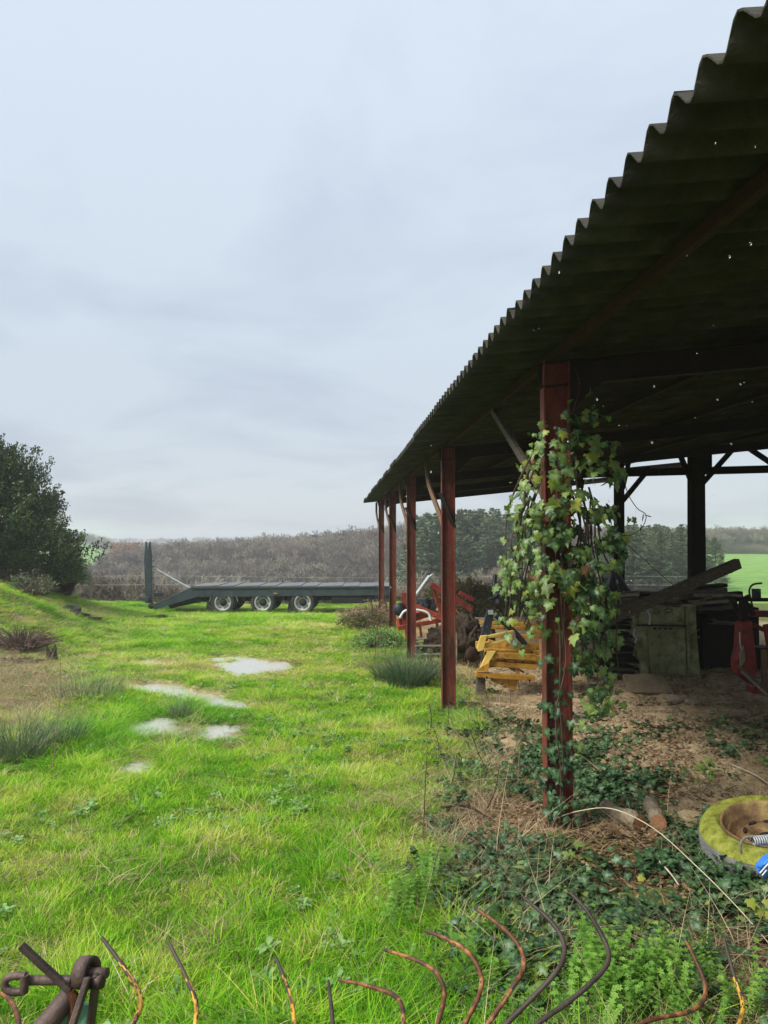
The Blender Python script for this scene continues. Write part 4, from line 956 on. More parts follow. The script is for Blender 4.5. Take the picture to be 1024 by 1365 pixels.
# ------------------------------------------------------------------ low loader trailer
def trailer():
    Z0 = 32.0
    def T(x, y, d=0): return px(x, y, Z0, d)
    g = T(351, 818, 1.2); root = empty('low_loader_trailer', g, 'dark grey three-axle low loader trailer parked at the edge of the meadow', 'trailer')
    W = 2.5; K = Z0 / F
    fr = MB()
    poly = [(255, 782.5), (524, 781.2), (524, 793.5), (262, 796), (206, 813), (203, 806)]
    for d0 in (0, W - .1): fr.prism([T(x, y, d0) for x, y in poly], (0, .1, 0))
    fr.build('side_rail', M['trailer'], root, .01)
    # bolted edge lip
    MB().beam(T(256, 783.8, -.03), T(523, 782.4, -.03), .03, .05).build('edge_strip', M['trailer'], root)
    n = 24
    for k in range(n):                                    # deck boards lying across
        xa, xb = 256 + (523 - 256) * k / n, 256 + (523 - 256) * (k + 1) / n - .35
        za, zb = T(xa, 782.2).z + .0, T(xb, 781.9).z
        MB().prism([Vector((T(xa, 782).x, Z0 + .1, za - .03)), Vector((T(xb, 782).x, Z0 + .1, zb - .03)), Vector((T(xb, 782).x, Z0 + .1, zb + .02 + (k * 7 % 5) * .006)), Vector((T(xa, 782).x, Z0 + .1, za + .02 + (k * 7 % 5) * .006))], (0, W - .2, 0)).build('deck_board', M['deck'], root)
    MB().prism([T(207, 804.5, .1), T(254, 782.6, .1), T(254, 784, .1), T(207, 806, .1)], (0, W - .2, 0)).build('beavertail_plate', M['deck'], root)
    for k in range(9):                                    # grip bars on the slope
        a = T(209 + k * 5, 803.6 - k * 2.33, .3); MB().beam(a, a + Vector((0, W - .6, 0)), .04, .03).build('grip_bar', M['galv'], root)
    ch = MB()
    for d0 in (.6, 1.7): ch.beam(T(262, 799, d0), T(518, 795.5, d0), .12, .30)
    for x in (270, 325, 377, 430, 480): ch.box(T(x, 797, W / 2), (.12, W - .2, .22))
    ch.build('chassis', M['trailer_dark'], root)
    un = MB(); un.prism([T(222, 808, .25), T(262, 796, .25), T(278, 800, .25), T(262, 804, .25), T(225, 812, .25)], (0, .15, 0)); un.prism([T(222, 808, 2.1), T(262, 796, 2.1), T(278, 800, 2.1), T(225, 812, 2.1)], (0, .15, 0)); un.build('tail_brace', M['trailer_dark'], root)
    # equipment box below the front, gooseneck
    MB().box((T(470, 0).x, Z0 + .45, T(0, 797).z), ((497 - 443) * K, .8, 15 * K)).build('tool_box', M['trailer_dark'], root, .02)
    MB().box((T(511, 0).x, Z0 + 1.25, T(0, 794).z), ((524 - 499) * K, 2.3, 17 * K)).build('front_frame', M['trailer'], root, .02)
    MB().beam(T(498, 800, .1), T(520, 800.5, .1), .06, .06).build('lower_rail', M['trailer'], root)
    sup = MB()
    for x in (514,): sup.box((T(x, 0).x, Z0 + .4, (T(0, 804).z + gz(T(x, 0).x, Z0 + .4)) / 2), (.16, .16, T(0, 804).z - gz(T(x, 0).x, Z0 + .4) + .05))
    sup.build('support_leg', M['trailer_dark'], root)
    # axles, wheels, mudguards, mudflaps
    R_ = .52
    for x in (297, 350.3, 403.5):
        c = T(x, 803.4); gr = c.z - R_
        ax = MB().tube([c + Vector((0, .3, 0)), c + Vector((0, W - .3, 0))], .07, 8); ax.build('axle', M['trailer_dark'], root)
        MB().beam(c + Vector((-.1, .75, .05)), T(x, 796, .75), .1, .1).beam(c + Vector((-.1, 1.75, .05)), T(x, 796, 1.75), .1, .1).build('suspension', M['trailer_dark'], root)
        for side, off in ((-1, 0.02), (1, W - .02)):
            cc = c + Vector((0, off, 0)); axd = Vector((0, -1, 0)) if side < 0 else Vector((0, 1, 0))
            wr = empty('wheel', cc, None, None); wr.parent = root; wr.matrix_parent_inverse = parent_world(root).inverted()
            prof = [(.34, -.02), (.355, .0), (.41, .015), (.47, .01), (.50, -.01), (.52, -.04), (.52, -.22), (.49, -.26), (.34, -.25)]
            ty = MB().lathe(prof, cc, axd, 36); ty.build('tyre', M['tyre'], wr)
            rm = MB().lathe([(.36, -.005), (.345, .012), (.30, .008), (.285, -.09), (.22, -.12), (.17, -.09), (.15, -.085)], cc, axd, 32); rm.build('rim', M['rim'], wr)
            hb = MB().lathe([(.16, -.085), (.12, -.08), (.105, .0), (.08, .02), (.001, .022)], cc, axd, 20); hb.build('hub', M['trailer_dark'], wr)
            hl = MB()
            for k in range(8):
                t = k * math.pi / 4 + .2; hl.lathe([(.001, -.088), (.026, -.088), (.026, -.10)], cc + Vector((math.cos(t) * .245, 0, math.sin(t) * .245)), axd, 8)
            hl.build('hand_holes', M['trailer_dark'], wr)
    def guard(cx, a0, a1, m, rr=.585):
        c = T(cx, 803.6); V = []; mb = MB(); k = 14
        for off in (0.0, .28):
            for r2 in (rr, rr + .015):
                V += [c + Vector((math.cos(R(a0 + (a1 - a0) * i / k)) * r2, off, math.sin(R(a0 + (a1 - a0) * i / k)) * r2)) for i in range(k + 1)]
        n_ = k + 1; F_ = []
        for i in range(k):
            F_ += [(i, i + 1, i + 1 + n_, i + n_), (2 * n_ + i, 3 * n_ + i, 3 * n_ + i + 1, 2 * n_ + i + 1), (i, 2 * n_ + i, 2 * n_ + i + 1, i + 1), (n_ + i, n_ + i + 1, 3 * n_ + i + 1, 3 * n_ + i)]
        mb.add(V, F_); return mb.build('mudguard', m, root)
    guard(298, 62, 175, M['galv']); guard(298, 5, 58, M['galv']); guard(403.5, 95, 178, M['trailer_dark'], .60); guard(403.5, -5, 88, M['trailer_dark'], .60); guard(350.3, 40, 140, M['trailer_dark'], .58)
    for x, w in ((276, 7), (283, 4), (385, 7)): MB().prism([T(x, 801, .02), T(x + w, 799, .02), T(x + w - 2, 816, .02), T(x - 2, 815, .02)], (0, .03, 0)).build('mudflap', M['trailer_dark'], root)
    # raised ramps
    for d0, dx in ((.15, 0), (.70, 0), (1.6, -5.0), (2.15, -5.0)):
        U = lambda x, y: px(x, y, Z0 + d0)
        rp = MB(); rp.prism([U(196.5 + dx * .5, 804), U(202.8 + dx * .4, 804), U(202.0 + dx * .8, 740), U(200.2 + dx, 722), U(198.8 + dx, 722), U(195.5 + dx * .7, 745)], (0, .12, 0))
        rp.build('ramp', M['trailer'], root, .01)
        for k in range(7):
            a = U(200 + dx * .6, 748 + k * 8); MB().box(a + Vector((0, .34, 0)), (.10, .46, .04)).build('ramp_rung', M['trailer'], root)
    st = T(203.4, 760, .1); MB().beam(st, T(203.4, 800, .1), .03, .03).build('ramp_stay', M['wood_brown'], root)
    MB().tube([T(202, 757, .3), T(240, 779, .3), T(252, 785, .3)], [.03, .05, .05], 8).build('ramp_ram', M['galv'], root)
    MB().beam(T(184, 798, .1), T(198, 798.5, .1), .10, .16).build('bumper', M['trailer'], root, .01)
    MB().beam(T(184, 797.5, 2.2), T(198, 798.5, 2.2), .10, .16).build('bumper', M['trailer'], root, .01)
    MB().lathe([(.001, -.1), (.13, -.1), (.13, .1), (.001, .1)], T(200.5, 808, .2), (0, 1, 0), 14).build('ramp_hinge', M['trailer_dark'], root)
    MB().box((T(371, 0).x, Z0 - .04, T(0, 791).z), (.16, .03, .05)).build('side_marker', M['yellow'], root)
trailer()

# wire fence beyond the meadow
def fence():
    Yf = 38.5; root = empty('wire_fence', (0, Yf, gz(0, Yf)), 'thin wire fence strung beyond the trailer at the valley edge', 'fence')
    for dz_ in (0, .45):
        pts = []
        for i in range(41):
            x = -40 + i * 2.5; pts.append((x, Yf, px(512, 769, Yf).z - dz_ + .05 * math.sin(i * .7) ))
        MB().tube(pts, .010, 4, cap=False).build('wire', M['wire'], root)
    for x in (-26, -21, -5.2, 3.2, 9.5, 16, 24, 33):
        z = gz(x, Yf); MB().tube([(x, Yf + .05, z - .3), (x, Yf + .05, z + 1.45)], .045, 6).build('fence_post', M['wood_old'], root)
fence()

# ------------------------------------------------------------------ farm clutter
def sunk(p, dz_=0): return Vector((p.x, p.y, gz(p.x, p.y) + dz_))
def plough():
    Z0 = 18.0
    def T(x, y, d=0): return px(x, y, Z0, d)
    root = empty('orange_plough', sunk(T(570, 850)), 'orange-red plough frame rusting behind the steel posts', 'plough')
    MB().beam(T(531, 832, .3), T(592, 818, 1.2), .10, .19).build('main_beam', M['orange'], root, .01)
    MB().beam(T(530, 836, -.2), T(625, 822, .3), .08, .10).build('cross_beam', M['orange'], root, .01)
    MB().beam(T(545, 805), T(590, 824), .10, .13).build('link_arm', M['orange'], root, .01)
    MB().beam(T(574, 779), T(630, 812), .09, .14).build('top_arm', M['red_paint'], root, .01)
    MB().beam(T(577, 781, .1), T(590, 822, .2), .05, .09, w2=.12).build('upright_arm', M['orange'], root, .01)
    MB().beam(T(612, 790), T(632, 800), .08, .10).build('head_arm', M['red_paint'], root, .01)
    MB().beam(T(600, 806), T(630, 835), .06, .06).build('rod', M['wood_brown'], root)
    MB().beam(T(538, 790), T(540, 832), .12, .10).build('head_plate', M['red_paint'], root, .01)
    MB().tube([T(550, 800), T(573, 768)], .05, 8).tube([T(567, 776), T(576, 766)], .03, 6).build('gas_strut', M['galv'], root)
    c = curve([T(533, 822, -.2), T(540, 813, -.2), T(556, 812, -.2), T(570, 816, -.2), T(574, 826, -.2)], 4); MB().tube(c, .03, 6).build('curved_pipe', M['white'], root)
    MB().lathe([(.001, 0), (.16, 0), (.16, .08), (.001, .08)], T(533, 812, -.1), (0, 1, 0), 14).build('coulter', M['black_paint'], root)
    for x in (540, 560, 583): MB().beam(T(x, 830, .2), sunk(T(x + 3, 850, .2), -.02), .06, .12).build('share_leg', M['orange'], root)
    bx = MB()
    for k in range(9): bx.box(T(562 + random.uniform(0, 22), 802 + random.uniform(0, 12), .8), (.25, .25, .14), Matrix.Rotation(random.uniform(0, 3), 3, 'Z'))
    bx.build('engine_block', M['black_paint'], root, .02)
plough()
def implement():
    Z0 = 11.0
    def T(x, y, d=0): return px(x, y, Z0, d)
    root = empty('yellow_implement', sunk(T(690, 918)), 'yellow folding cultivator frame of stacked square bars beside the ivy post', 'farm implement')
    bar = lambda n, a, b, w, h, m='yellow', up=(0, 0, 1): MB().beam(a, b, w, h, up).build(n, M[m], root, .008)
    bar('lower_bar', T(634, 899), T(712, 904), .09, .075)
    bar('middle_bar', T(655, 879, .25), T(768, 884, .25), .09, .075)
    bar('front_bar', T(646, 873, .05), T(716, 877, .05), .11, .085)
    bar('front_bar', T(652, 885, .08), T(716, 890, .08), .10, .075)
    bar('upper_bar', T(640, 866, .5), T(770, 869, .5), .12, .10)
    bar('upper_bar', T(650, 872, .35), T(766, 876, .35), .10, .06)
    bar('rear_bar', T(650, 838, .8), T(770, 842, .8), .08, .05)
    bar('folding_arm', T(643, 850, -.02), T(686, 843, .1), .05, .045, 'yellow_pale')
    bar('folding_arm', T(642, 861, -.02), T(684, 853, .1), .05, .045, 'yellow_pale')
    for k, (xa, ya, xb, yb, d) in enumerate(((660, 846, 766, 850, .95), (655, 856, 768, 858, .7), (658, 862, 700, 876, .6), (700, 838, 764, 862, .75), (664, 889, 764, 893, .6), (690, 896, 768, 880, .45))): bar('stacked_bar', T(xa, ya, d), T(xb, yb, d), .07, .06)
    for xa, ya in ((652, 884), (700, 886), (648, 902), (705, 906), (646, 869), (712, 872)): MB().lathe([(.001, -.012), (.016, -.012), (.016, .012), (.001, .012)], T(xa, ya, -.06 if ya > 895 else .18), (0, 1, 0), 6).build('bolt', M['steel_dark'], root)
    MB().prism([T(635, 864, -.06), T(640, 847, -.06), T(649, 846, -.06), T(644, 866, -.06), T(637, 868, -.06)], (0, .05, 0)).build('hinge_plate', M['yellow_pale'], root, .006)
    MB().prism([T(640, 890, -.03), T(650, 867, -.03), T(661, 868, -.03), T(645, 893, -.03)], (0, .06, 0)).build('stay_plate', M['yellow_pale'], root, .006)
    MB().prism([T(634, 893, -.06), T(652, 882, -.06), T(650, 895, -.06)], (0, .05, 0)).build('gusset', M['yellow'], root)
    MB().prism([T(684, 842, .0), T(687, 842, .0), T(688, 857, .0), T(681, 858, .0)], (0, .08, 0)).build('lug', M['board_tan'], root)
    MB().prism([T(683, 904, .02), T(692, 904, .02), T(688, 921, .02), T(655, 908, .02), T(652, 902, .02)], (0, .03, 0)).build('share_plate', M['yellow'], root)
    bar('lower_rod', T(690, 882, .1), T(692, 900, .1), .05, .08)
    for k in range(3): bar('spring_tine', T(660 + k * 8, 880 + k * 2, .3), T(690 + k * 6, 898 + k, .2), .03, .02, 'steel_dark')
    p = T(642, 902, .1); MB().beam(p, sunk(p, -.05), .12, .14, w2=.14).build('stand_leg', M['wood_old'], root, .01)
    p = T(742, 890, .4); MB().beam(p, sunk(p, -.05), .12, .14).build('stand_leg', M['wood_old'], root, .01)
    MB().prism([T(650, 813, -.0), T(660, 812, .0), T(652, 851, 0), T(640, 851, 0)], (0, .06, 0)).build('black_upright', M['black_paint'], root, .008)
    MB().box(T(654, 816, -.02), (.07, .05, .06)).build('bracket', M['galv'], root)
    c = curve([T(664, 822, .2), T(690, 846, .2), T(704, 862, .2)], 5); MB().tube(c, .045, 6).build('black_hose', M['black_paint'], root)
    c = curve([T(652, 800, .1), T(664, 794, .1), T(666, 780, .1)], 5); MB().tube(c, .018, 6).build('hose', M['black_paint'], root)
    c = curve([T(666, 805, .1), T(662, 785, .2), T(664, 768, .3)], 5); MB().tube(c, .035, 6).build('hose_riser', M['black_paint'], root)
    MB().lathe([(.001, -.03), (.10, -.03), (.11, .0), (.10, .05), (.001, .05)], T(630, 873, .05), (.6, -1, .1), 14).build('disc', M['rust'], root)
    MB().prism([T(716, 850, -.15), T(722, 852, -.15), T(724, 880, -.15), T(718, 884, -.15)], (0, .03, 0)).build('end_plate', M['shard'], root)
    MB().prism([T(758, 838, .0), T(766, 843, .0), T(768, 856, .0), T(762, 872, .0), T(758, 866, .0)], (0, .03, 0)).build('end_plate', M['shard'], root)
implement()
# root stump lump
def lump(name, c, rx, ry, rz, m, label, cat, seed=1, sub=4, amp=.25, sc=.5, group=None):
    import bmesh
    bm = bmesh.new(); bmesh.ops.create_icosphere(bm, subdivisions=sub, radius=1)
    for v in bm.verts:
        p = v.co.copy(); n_ = (vnoise(p.x * 3 + seed * 9, p.y * 3 + p.z * 2, 1, seed) + vnoise(p.x * 8, p.z * 8 + p.y * 5 + seed, 1, seed + 1) * .5 + vnoise(p.z * 16, p.x * 16 - p.y * 9, 1, seed + 2) * .25)
        v.co = p * (1 + amp * float(n_) * 2); v.co.x *= rx; v.co.y *= ry; v.co.z *= rz
        if v.co.z < -rz * .5: v.co.z = -rz * .5
    me = bpy.data.meshes.new(name); bm.to_mesh(me); bm.free(); me.materials.append(m)
    me.polygons.foreach_set('use_smooth', [True] * len(me.polygons))
    o = bpy.data.objects.new(name, me); COL.objects.link(o); o.location = Vector(c) + Vector((0, 0, rz * .45)); return tag(o, label, cat, group)
def stump():
    Z0 = 14.5; c = sunk(px(628, 875, Z0))
    s = lump('root_stump', c, .55, .45, .62, M['root'], 'big dark upturned root stump behind the yellow implement', 'stump', 4, 5, .3)
    s2 = lump('root_stump', sunk(px(600, 870, 15.4)), .5, .4, .42, M['root'], 'lower earthy root stump behind the second steel post', 'stump', 8, 5, .3)
    for k in range(7):
        a = random.uniform(-1.2, 1.6); mb = MB(); st = c + Vector((random.uniform(-.35, .4), -.35, random.uniform(.2, .95)))
        mb.tube(curve([st, st + Vector((a * .12, -.14, -.15)), st + Vector((a * .2, -.2, -.42)), st + Vector((a * .25, -.12, -.7))], 4), [.035, .034, .03, .028, .026, .024, .022, .02, .018, .015, .012, .01, .008], 6)
        o = mb.build('root', M['bark_log' if k % 2 else 'root'], s)
stump()
# pallet
def pallet():
    Z0 = 15.0; root = empty('wooden_pallet', sunk(px(575, 878, Z0)), 'grey weathered pallet lying between the second and third steel post', 'pallet')
    for k, (y, d) in enumerate(((861, 0), (861, .5), (861, 1.0))):
        a, b = px(553, y, Z0, d), px(594, y - .5, Z0, d); MB().beam(a, b, .11, .022).build('plank', M['wood_grey'], root)
    for k, d in enumerate((0, .5, 1.0)):
        a, b = px(553, 872, Z0, d), px(594, 871.5, Z0, d); MB().beam(a, b, .11, .03).build('plank', M['wood_grey'], root)
    for x in (557, 574, 590):
        a = px(x, 866.5, Z0, -.03); MB().beam(a, a + Vector((0, 1.1, 0)), .09, .11).build('bearer', M['wood_old'], root)
pallet()
# mossy metal tank
def tank():
    Z0 = 12.6
    def T(x, y, d=0): return px(x, y, Z0, d)
    root = empty('mossy_machine_hood', sunk(T(890, 900)), 'mossy green-brown metal cabinet standing beneath the stacked timber', 'cabinet')
    body = MB().prism([T(846, 808), T(928, 805), T(929, 838), T(934, 900), T(858, 900), T(847, 850)], (0, .9, 0)); body.build('body', M['grimy'], root, .015)
    MB().prism([T(862, 836, -.03), T(913, 837, -.03), T(914, 896, -.03), T(866, 897, -.03)], (0, .03, 0)).build('door_panel', M['grimy'], root, .01)
    MB().prism([T(852, 810, -.03), T(912, 809, -.03), T(912, 829, -.03), T(852, 831, -.03)], (0, .03, 0)).build('upper_panel', M['grimy'], root, .01)
    MB().beam(T(848, 833, -.03), T(914, 834, -.03), .04, .03).build('ledge', M['rust'], root, .004)
    MB().beam(T(914, 808, -.03), T(918, 898, -.03), .04, .05, up=(0, 1, 0)).build('side_rib', M['grimy'], root, .004)
    MB().beam(T(848, 850, -.03), T(860, 898, -.03), .10, .05, up=(0, 1, 0)).build('side_rib', M['grimy'], root, .004)
    MB().tube(curve([T(864, 832, -.06), T(864, 820, -.09), T(861, 813, -.08), T(866, 811, -.05)], 5), .016, 6).build('handle', M['galv'], root)
    MB().tube(curve([T(882, 814, -.05), T(888, 811, -.07), T(894, 812, -.07), T(891, 816, -.06), T(884, 815, -.05)], 5), .007, 5).build('ring', M['steel_dark'], root)
    MB().tube(curve([T(846, 838, -.03), T(843, 846, -.06), T(847, 850, -.05), T(845, 856, -.06)], 4), .014, 5).build('latch', M['galv'], root)
    MB().beam(T(860, 901, -.03), T(933, 901, -.03), .06, .03).build('sill', M['board_tan'], root)
    vr = MB()
    for k in range(4): vr.box(T(872 + k * 7, 837.5, -.035), (.05, .02, .03))
    vr.build('hinge', M['steel_dark'], root)
tank()
# stacked boards and a long beam on top
def stack():
    r = random.Random(3)
    labs = ['long heavy beam tilted upwards across the timber pile', 'pale flat board under the tilted beam', 'dark squared beam end sticking out above the timber pile', 'grey squared beam on the timber pile', 'thin dark board jutting out of the timber pile',
            'short brown plank leaning over the mossy cabinet']
    spec = [((806, 828, 11.9), (984, 751, 12.6), .13, .17, 'wood_old'), ((796, 806, 13.1), (872, 803, 13.3), .30, .17, 'wood_grey'), ((930, 783, 13.2), (965, 780, 13.6), .16, .07, 'timber_dark'),
            ((905, 794, 13.0), (966, 789, 13.3), .16, .15, 'wood_old'), ((900, 799, 13.4), (988, 792, 13.5), .14, .11, 'timber_dark'), ((852, 806, 12.5), (900, 795, 12.7), .2, .06, 'wood_grey')]
    for (a, b, w, h, m), lab in zip(spec, labs):
        MB().beam(px(*a), px(*b), w, h).build('timber_beam' if h > .1 else 'plank', M[m], None, .01, lab, 'timber', 'old timber piled under the barn')
    root = empty('timber_pile', sunk(px(880, 880, 14)), 'low pile of old dark planks stacked under the barn', 'timber pile', 'old timber piled under the barn')
    for k in range(46):
        x0 = r.uniform(790, 860); x1 = x0 + r.uniform(70, 170); y = r.uniform(798, 878); Y = 13.6 + r.uniform(0, 1.4)
        if x0 > 850: x1 = min(x1, 985)
        MB().beam(px(x0, y + r.uniform(-3, 3), Y), px(min(x1, 985), y + r.uniform(-5, 5), Y + r.uniform(-.2, .4)), r.uniform(.12, .22), r.uniform(.03, .08)).build('plank', M[r.choice(['wood_old', 'timber_dark', 'timber_dark', 'wood_brown'])], root)
    for k in range(18):
        x0 = r.uniform(926, 950); x1 = x0 + r.uniform(20, 45); y = r.uniform(797, 835); Y = 12.9 + r.uniform(0, .8)
        MB().beam(px(x0, y + r.uniform(-5, 5), Y), px(x1, y + r.uniform(-8, 3), Y + r.uniform(-.1, .3)), r.uniform(.10, .2), r.uniform(.02, .05)).build('plank', M[r.choice(['wood_old', 'timber_dark'])], root)
    for k in range(20):
        y = 822 + k * 3.9 + r.uniform(-2, 2); Y = r.uniform(12.5, 13.0); x1 = r.uniform(838, 850)
        MB().beam(px(r.uniform(775, 800), y + r.uniform(-3, 3), Y), px(x1, y + r.uniform(-2, 2), Y + .2), r.uniform(.14, .24), r.uniform(.03, .05)).build('plank', M[r.choice(['wood_old', 'timber_dark', 'timber_dark'])], root)
    for x in (800, 870, 975): 
        p = px(x, 850, 14.2); MB().beam(sunk(p, -.1), Vector((p.x, p.y, px(0, 806, 14.2).z)), .18, .18).build('stub_post', M['timber_dark'], root)
    MB().box(px(955, 860, 14.0), (1.0, 1.2, 1.5)).build('crate_wall', M['timber_dark'], root)
    for k in range(16):
        x0 = r.uniform(792, 925); y = r.uniform(790, 811); Y = r.uniform(12.7, 13.5); x1 = min(x0 + r.uniform(35, 95), 984)
        MB().beam(px(x0, y + r.uniform(-3, 4), Y), px(x1, y + r.uniform(-8, 2), Y + r.uniform(-.3, .3)), r.uniform(.10, .2), r.uniform(.03, .07)).build('plank', M[r.choice(['wood_grey', 'wood_old', 'wood_old', 'timber_dark'])], root)
    # bark scraps on the pile
    for k in range(10):
        p = px(r.uniform(862, 945), r.uniform(794, 803), 12.9); MB().box(p, (.3 * r.uniform(.4, 1), .1, .03), Matrix.Rotation(r.uniform(-.5, .5), 3, 'Y') @ Matrix.Rotation(r.uniform(-.5, .5), 3, 'Z')).build('plank', M['wood_grey' if k % 2 else 'board_tan'], root)
stack()
# dark tarpaulin hump near the timber post
mb = MB(); mb.prism([px(x, y, 15.5) for x, y in ((816, 764), (822, 760), (829, 768), (838, 783), (850, 797), (864, 807), (866, 830), (804, 830), (806, 800))], (0, .7, 0))
mb.build('draped_tarpaulin', M['black_paint'], None, .03, 'black tarpaulin draped down from the thinner timber post', 'tarpaulin', rough=.04)
# red machine
def red_machine():
    Z0 = 10.6
    def T(x, y, d=0): return px(x, y, Z0, d)
    root = empty('red_machine', sunk(T(1010, 928)), 'rusty red farm machine at the open side of the barn', 'farm machine')
    MB().prism([T(989, 830), T(1003, 828), T(1010, 890), T(1006, 915), T(984, 898), T(983, 880), T(987, 865)], (0, .22, 0)).build('side_casting', M['red_paint'], root, .012)
    MB().prism([T(985, 872, -.04), T(990, 860, -.04), T(992, 880, -.04), T(986, 890, -.04)], (0, .05, 0)).build('bracket', M['board_tan'], root, .004)
    MB().beam(T(980, 886, -.08), T(1030, 932, -.2), .04, .05).build('drawbar', M['wood_brown'], root)
    MB().beam(T(983, 893, -.12), T(1028, 938, -.3), .03, .03).build('rod', M['wood_grey'], root)
    MB().beam(T(1016, 865, -.05), T(1017, 922, -.05), .07, .06, up=(0, 1, 0)).build('post', M['wood_brown'], root, .004)
    MB().beam(T(1008, 834, .1), T(1040, 848, .1), .06, .06).build('link_arm', M['red_paint'], root, .004)
    MB().beam(T(1020, 832, -.02), T(1026, 870, -.02), .07, .05, up=(0, 1, 0)).build('side_plate', M['red_paint'], root, .004)
    MB().beam(T(1005, 820, .3), T(1060, 822, .3), .14, .09).build('top_beam', M['red_paint'], root, .01)
    MB().beam(T(1008, 922, .2), T(1060, 924, .2), .2, .10).build('base_beam', M['red_paint'], root, .01)
    MB().beam(T(1001, 905, .3), T(1050, 880, .5), .12, .12).build('gear_arm', M['red_paint'], root, .01)
    MB().beam(T(1012, 880, .4), T(1060, 884, .4), .3, .3).build('housing', M['steel_dark'], root, .02)
    sp_ = MB()
    pts = [(T(975, 798, .2), T(1000, 800, .2)), (T(1000, 800, .2), T(1008, 796, .2)), (T(990, 801, .2), T(1040, 801, .2)), (T(1003, 798, .2), T(998, 830, .2)), (T(983, 800, .2), T(995, 822, .2)), (T(1006, 806, .2), T(1014, 822, .2))]
    for a, b in pts: sp_.beam(a, b, .05, .05)
    sp_.beam(T(998, 800, .15), T(998, 832, .15), .1, .09); sp_.build('linkage', M['steel_dark'], root)
    c = curve([T(1018, 814, .3), T(1014, 798, .3), T(1013, 788, .3), T(1018, 781, .3), T(1030, 779, .3)], 5); MB().tube(c, .014, 6).build('hoop', M['black_paint'], root)
    MB().box(T(1027, 796, .4), (.09, .1, .18)).build('lamp', M['black_paint'], root)
    c = curve([T(984, 842, -.05), T(983, 855, -.08), T(986, 866, -.06)], 4); MB().tube(c, .008, 5).build('cable', M['galv'], root)
red_machine()
# slab, stones, logs
a = sunk(px(870, 928, 11.2)); mb = MB()
pr = [(-.33, 0, 0), (.31, -.05, 0), (.24, -.02, .24), (-.05, -.02, .30), (-.14, .0, .27), (-.34, .02, .27)]
mb.prism([a + Vector((x, y + z * 1.0, z * .80 + .06)) for x, y, z in pr], (0, .05, -.075)); mb.build('fibre_board', M['slab'], None, .006, 'tan slab of board propped on the earth below the mossy cabinet', 'board')
for k, (x, y, Y, s, lab) in enumerate(((905, 938, 10.6, .14, 'larger pale rough stone in front of the tan slab'), (925, 940, 10.4, .09, 'small stone beside the larger pale rough stone'), (897, 952, 9.9, .10, 'flat stone just nearer than the pale rough stones'), (988, 955, 9.3, .05, 'tiny stone on the bare earth under the red machine'),
                                  (773, 957, 9.5, .11, 'pale stone behind the base of the ivy post'))):
    lump('stone', sunk(px(x, y, Y)), s * 1.3, s, s * .6, M['stone'], lab, 'stone', 10 + k, 3, .25, group='stones on the barn floor')
def log(x0, y0, x1, y1, Y, Y1, r0, lab, m='bark_log'):
    a, b = px(x0, y0, Y), px(x1, y1, Y1); a.z = gz(a.x, a.y) + r0 * .8 + .03; b.z = gz(b.x, b.y) + r0 * .85 + .03
    root = empty('cut_log', (a + b) / 2, lab, 'log', 'short logs among the ground ivy')
    n = 9; pts = [a.lerp(b, i / n) + Vector((0, 0, .01 * math.sin(i * 1.3))) for i in range(n + 1)]
    MB().tube(pts, [r0 * (1 + .09 * math.sin(i * 2.1)) for i in range(n + 1)], 14).build('bark', M[m], root, rough=.02)
    d = (b - a).normalized(); MB().lathe([(.001, .003), (r0 * .5, .004), (r0 * .93, .001)], b + d * .004, d, 16).build('cut_face', M['cut_wood'], root)
log(808, 1078, 853, 1108, 5.45, 5.15, .058, 'short mossy log with a reddish cut end among the ivy')
log(868, 1062, 878, 1098, 5.6, 5.2, .055, 'stubby upright grey log beside the log with reddish end')
log(762, 980, 742, 1000, 8.5, 7.8, .05, 'short pale log hidden behind the ivy-wrapped post')
# planks and sticks on the ground
def stick(pts, r0, m, name, lab, cat='stick', n=6, grp=None, r1=None):
    c = curve(pts, 5); k = len(c); r1 = r1 or r0 * .5
    return MB().tube(c, [r0 + (r1 - r0) * i / (k - 1) for i in range(k)], n).build(name, M[m], None, label=lab, cat=cat, group=grp)
a, b = px(618, 931, 10.7), px(722, 952, 10.0); a.z = gz(a.x, a.y) + .03; b.z = gz(b.x, b.y) + .03
MB().beam(a, b, .06, .03).build('lath', M['wood_pale'], None, .003, 'pale wooden lath lying on the ground in front of the yellow implement', 'lath')
def gp(x, y, h=.02):
    p = hit(x, y); p.z += h; return p
stick([gp(738, 1112, .10), gp(770, 1114, .16), gp(815, 1128, .24), gp(870, 1162, .26), gp(930, 1208, .2), gp(985, 1245, .12), gp(1040, 1290, .05)], .0042, 'string', 'bramble_cane', 'long pale bramble cane arching from the ivy post over the ivy', 'bramble cane')
stick([gp(880, 1172, .1), gp(895, 1190, .1), gp(905, 1200, .08)], .006, 'string', 'straw_stalk', 'short white stalk beside the long pale bramble cane', 'stalk')
stick([gp(1040, 1062, .03), gp(1010, 1044, .06), gp(974, 1024, .04)], .008, 'string', 'straw_stalk', 'pale stalk on the earth above the mossy wheel', 'stalk')
stick([gp(582, 1142, .03), gp(592, 1160, .06), gp(600, 1185, .03)], .022, 'wood_old', 'wood_splinter', 'dark grey wood splinter upright in the grass', 'wood', 5)
stick([gp(612, 1138, .04), gp(640, 1165, .06), gp(652, 1180, .02)], .007, 'wood_brown', 'dry_stick', 'thin brown stick beside the dark wood splinter')
stick([gp(588, 1092, .08), gp(620, 1094, .1), gp(660, 1104, .05)], .010, 'steel_dark', 'dry_stick', 'dark stick lying level in the dry grass')
stick([gp(690, 1060, .02), gp(694, 1030, .25), gp(701, 1008, .38)], .006, 'wood_brown', 'dry_stalk', 'thin upright dead stalk close to the ivy post', 'stalk')
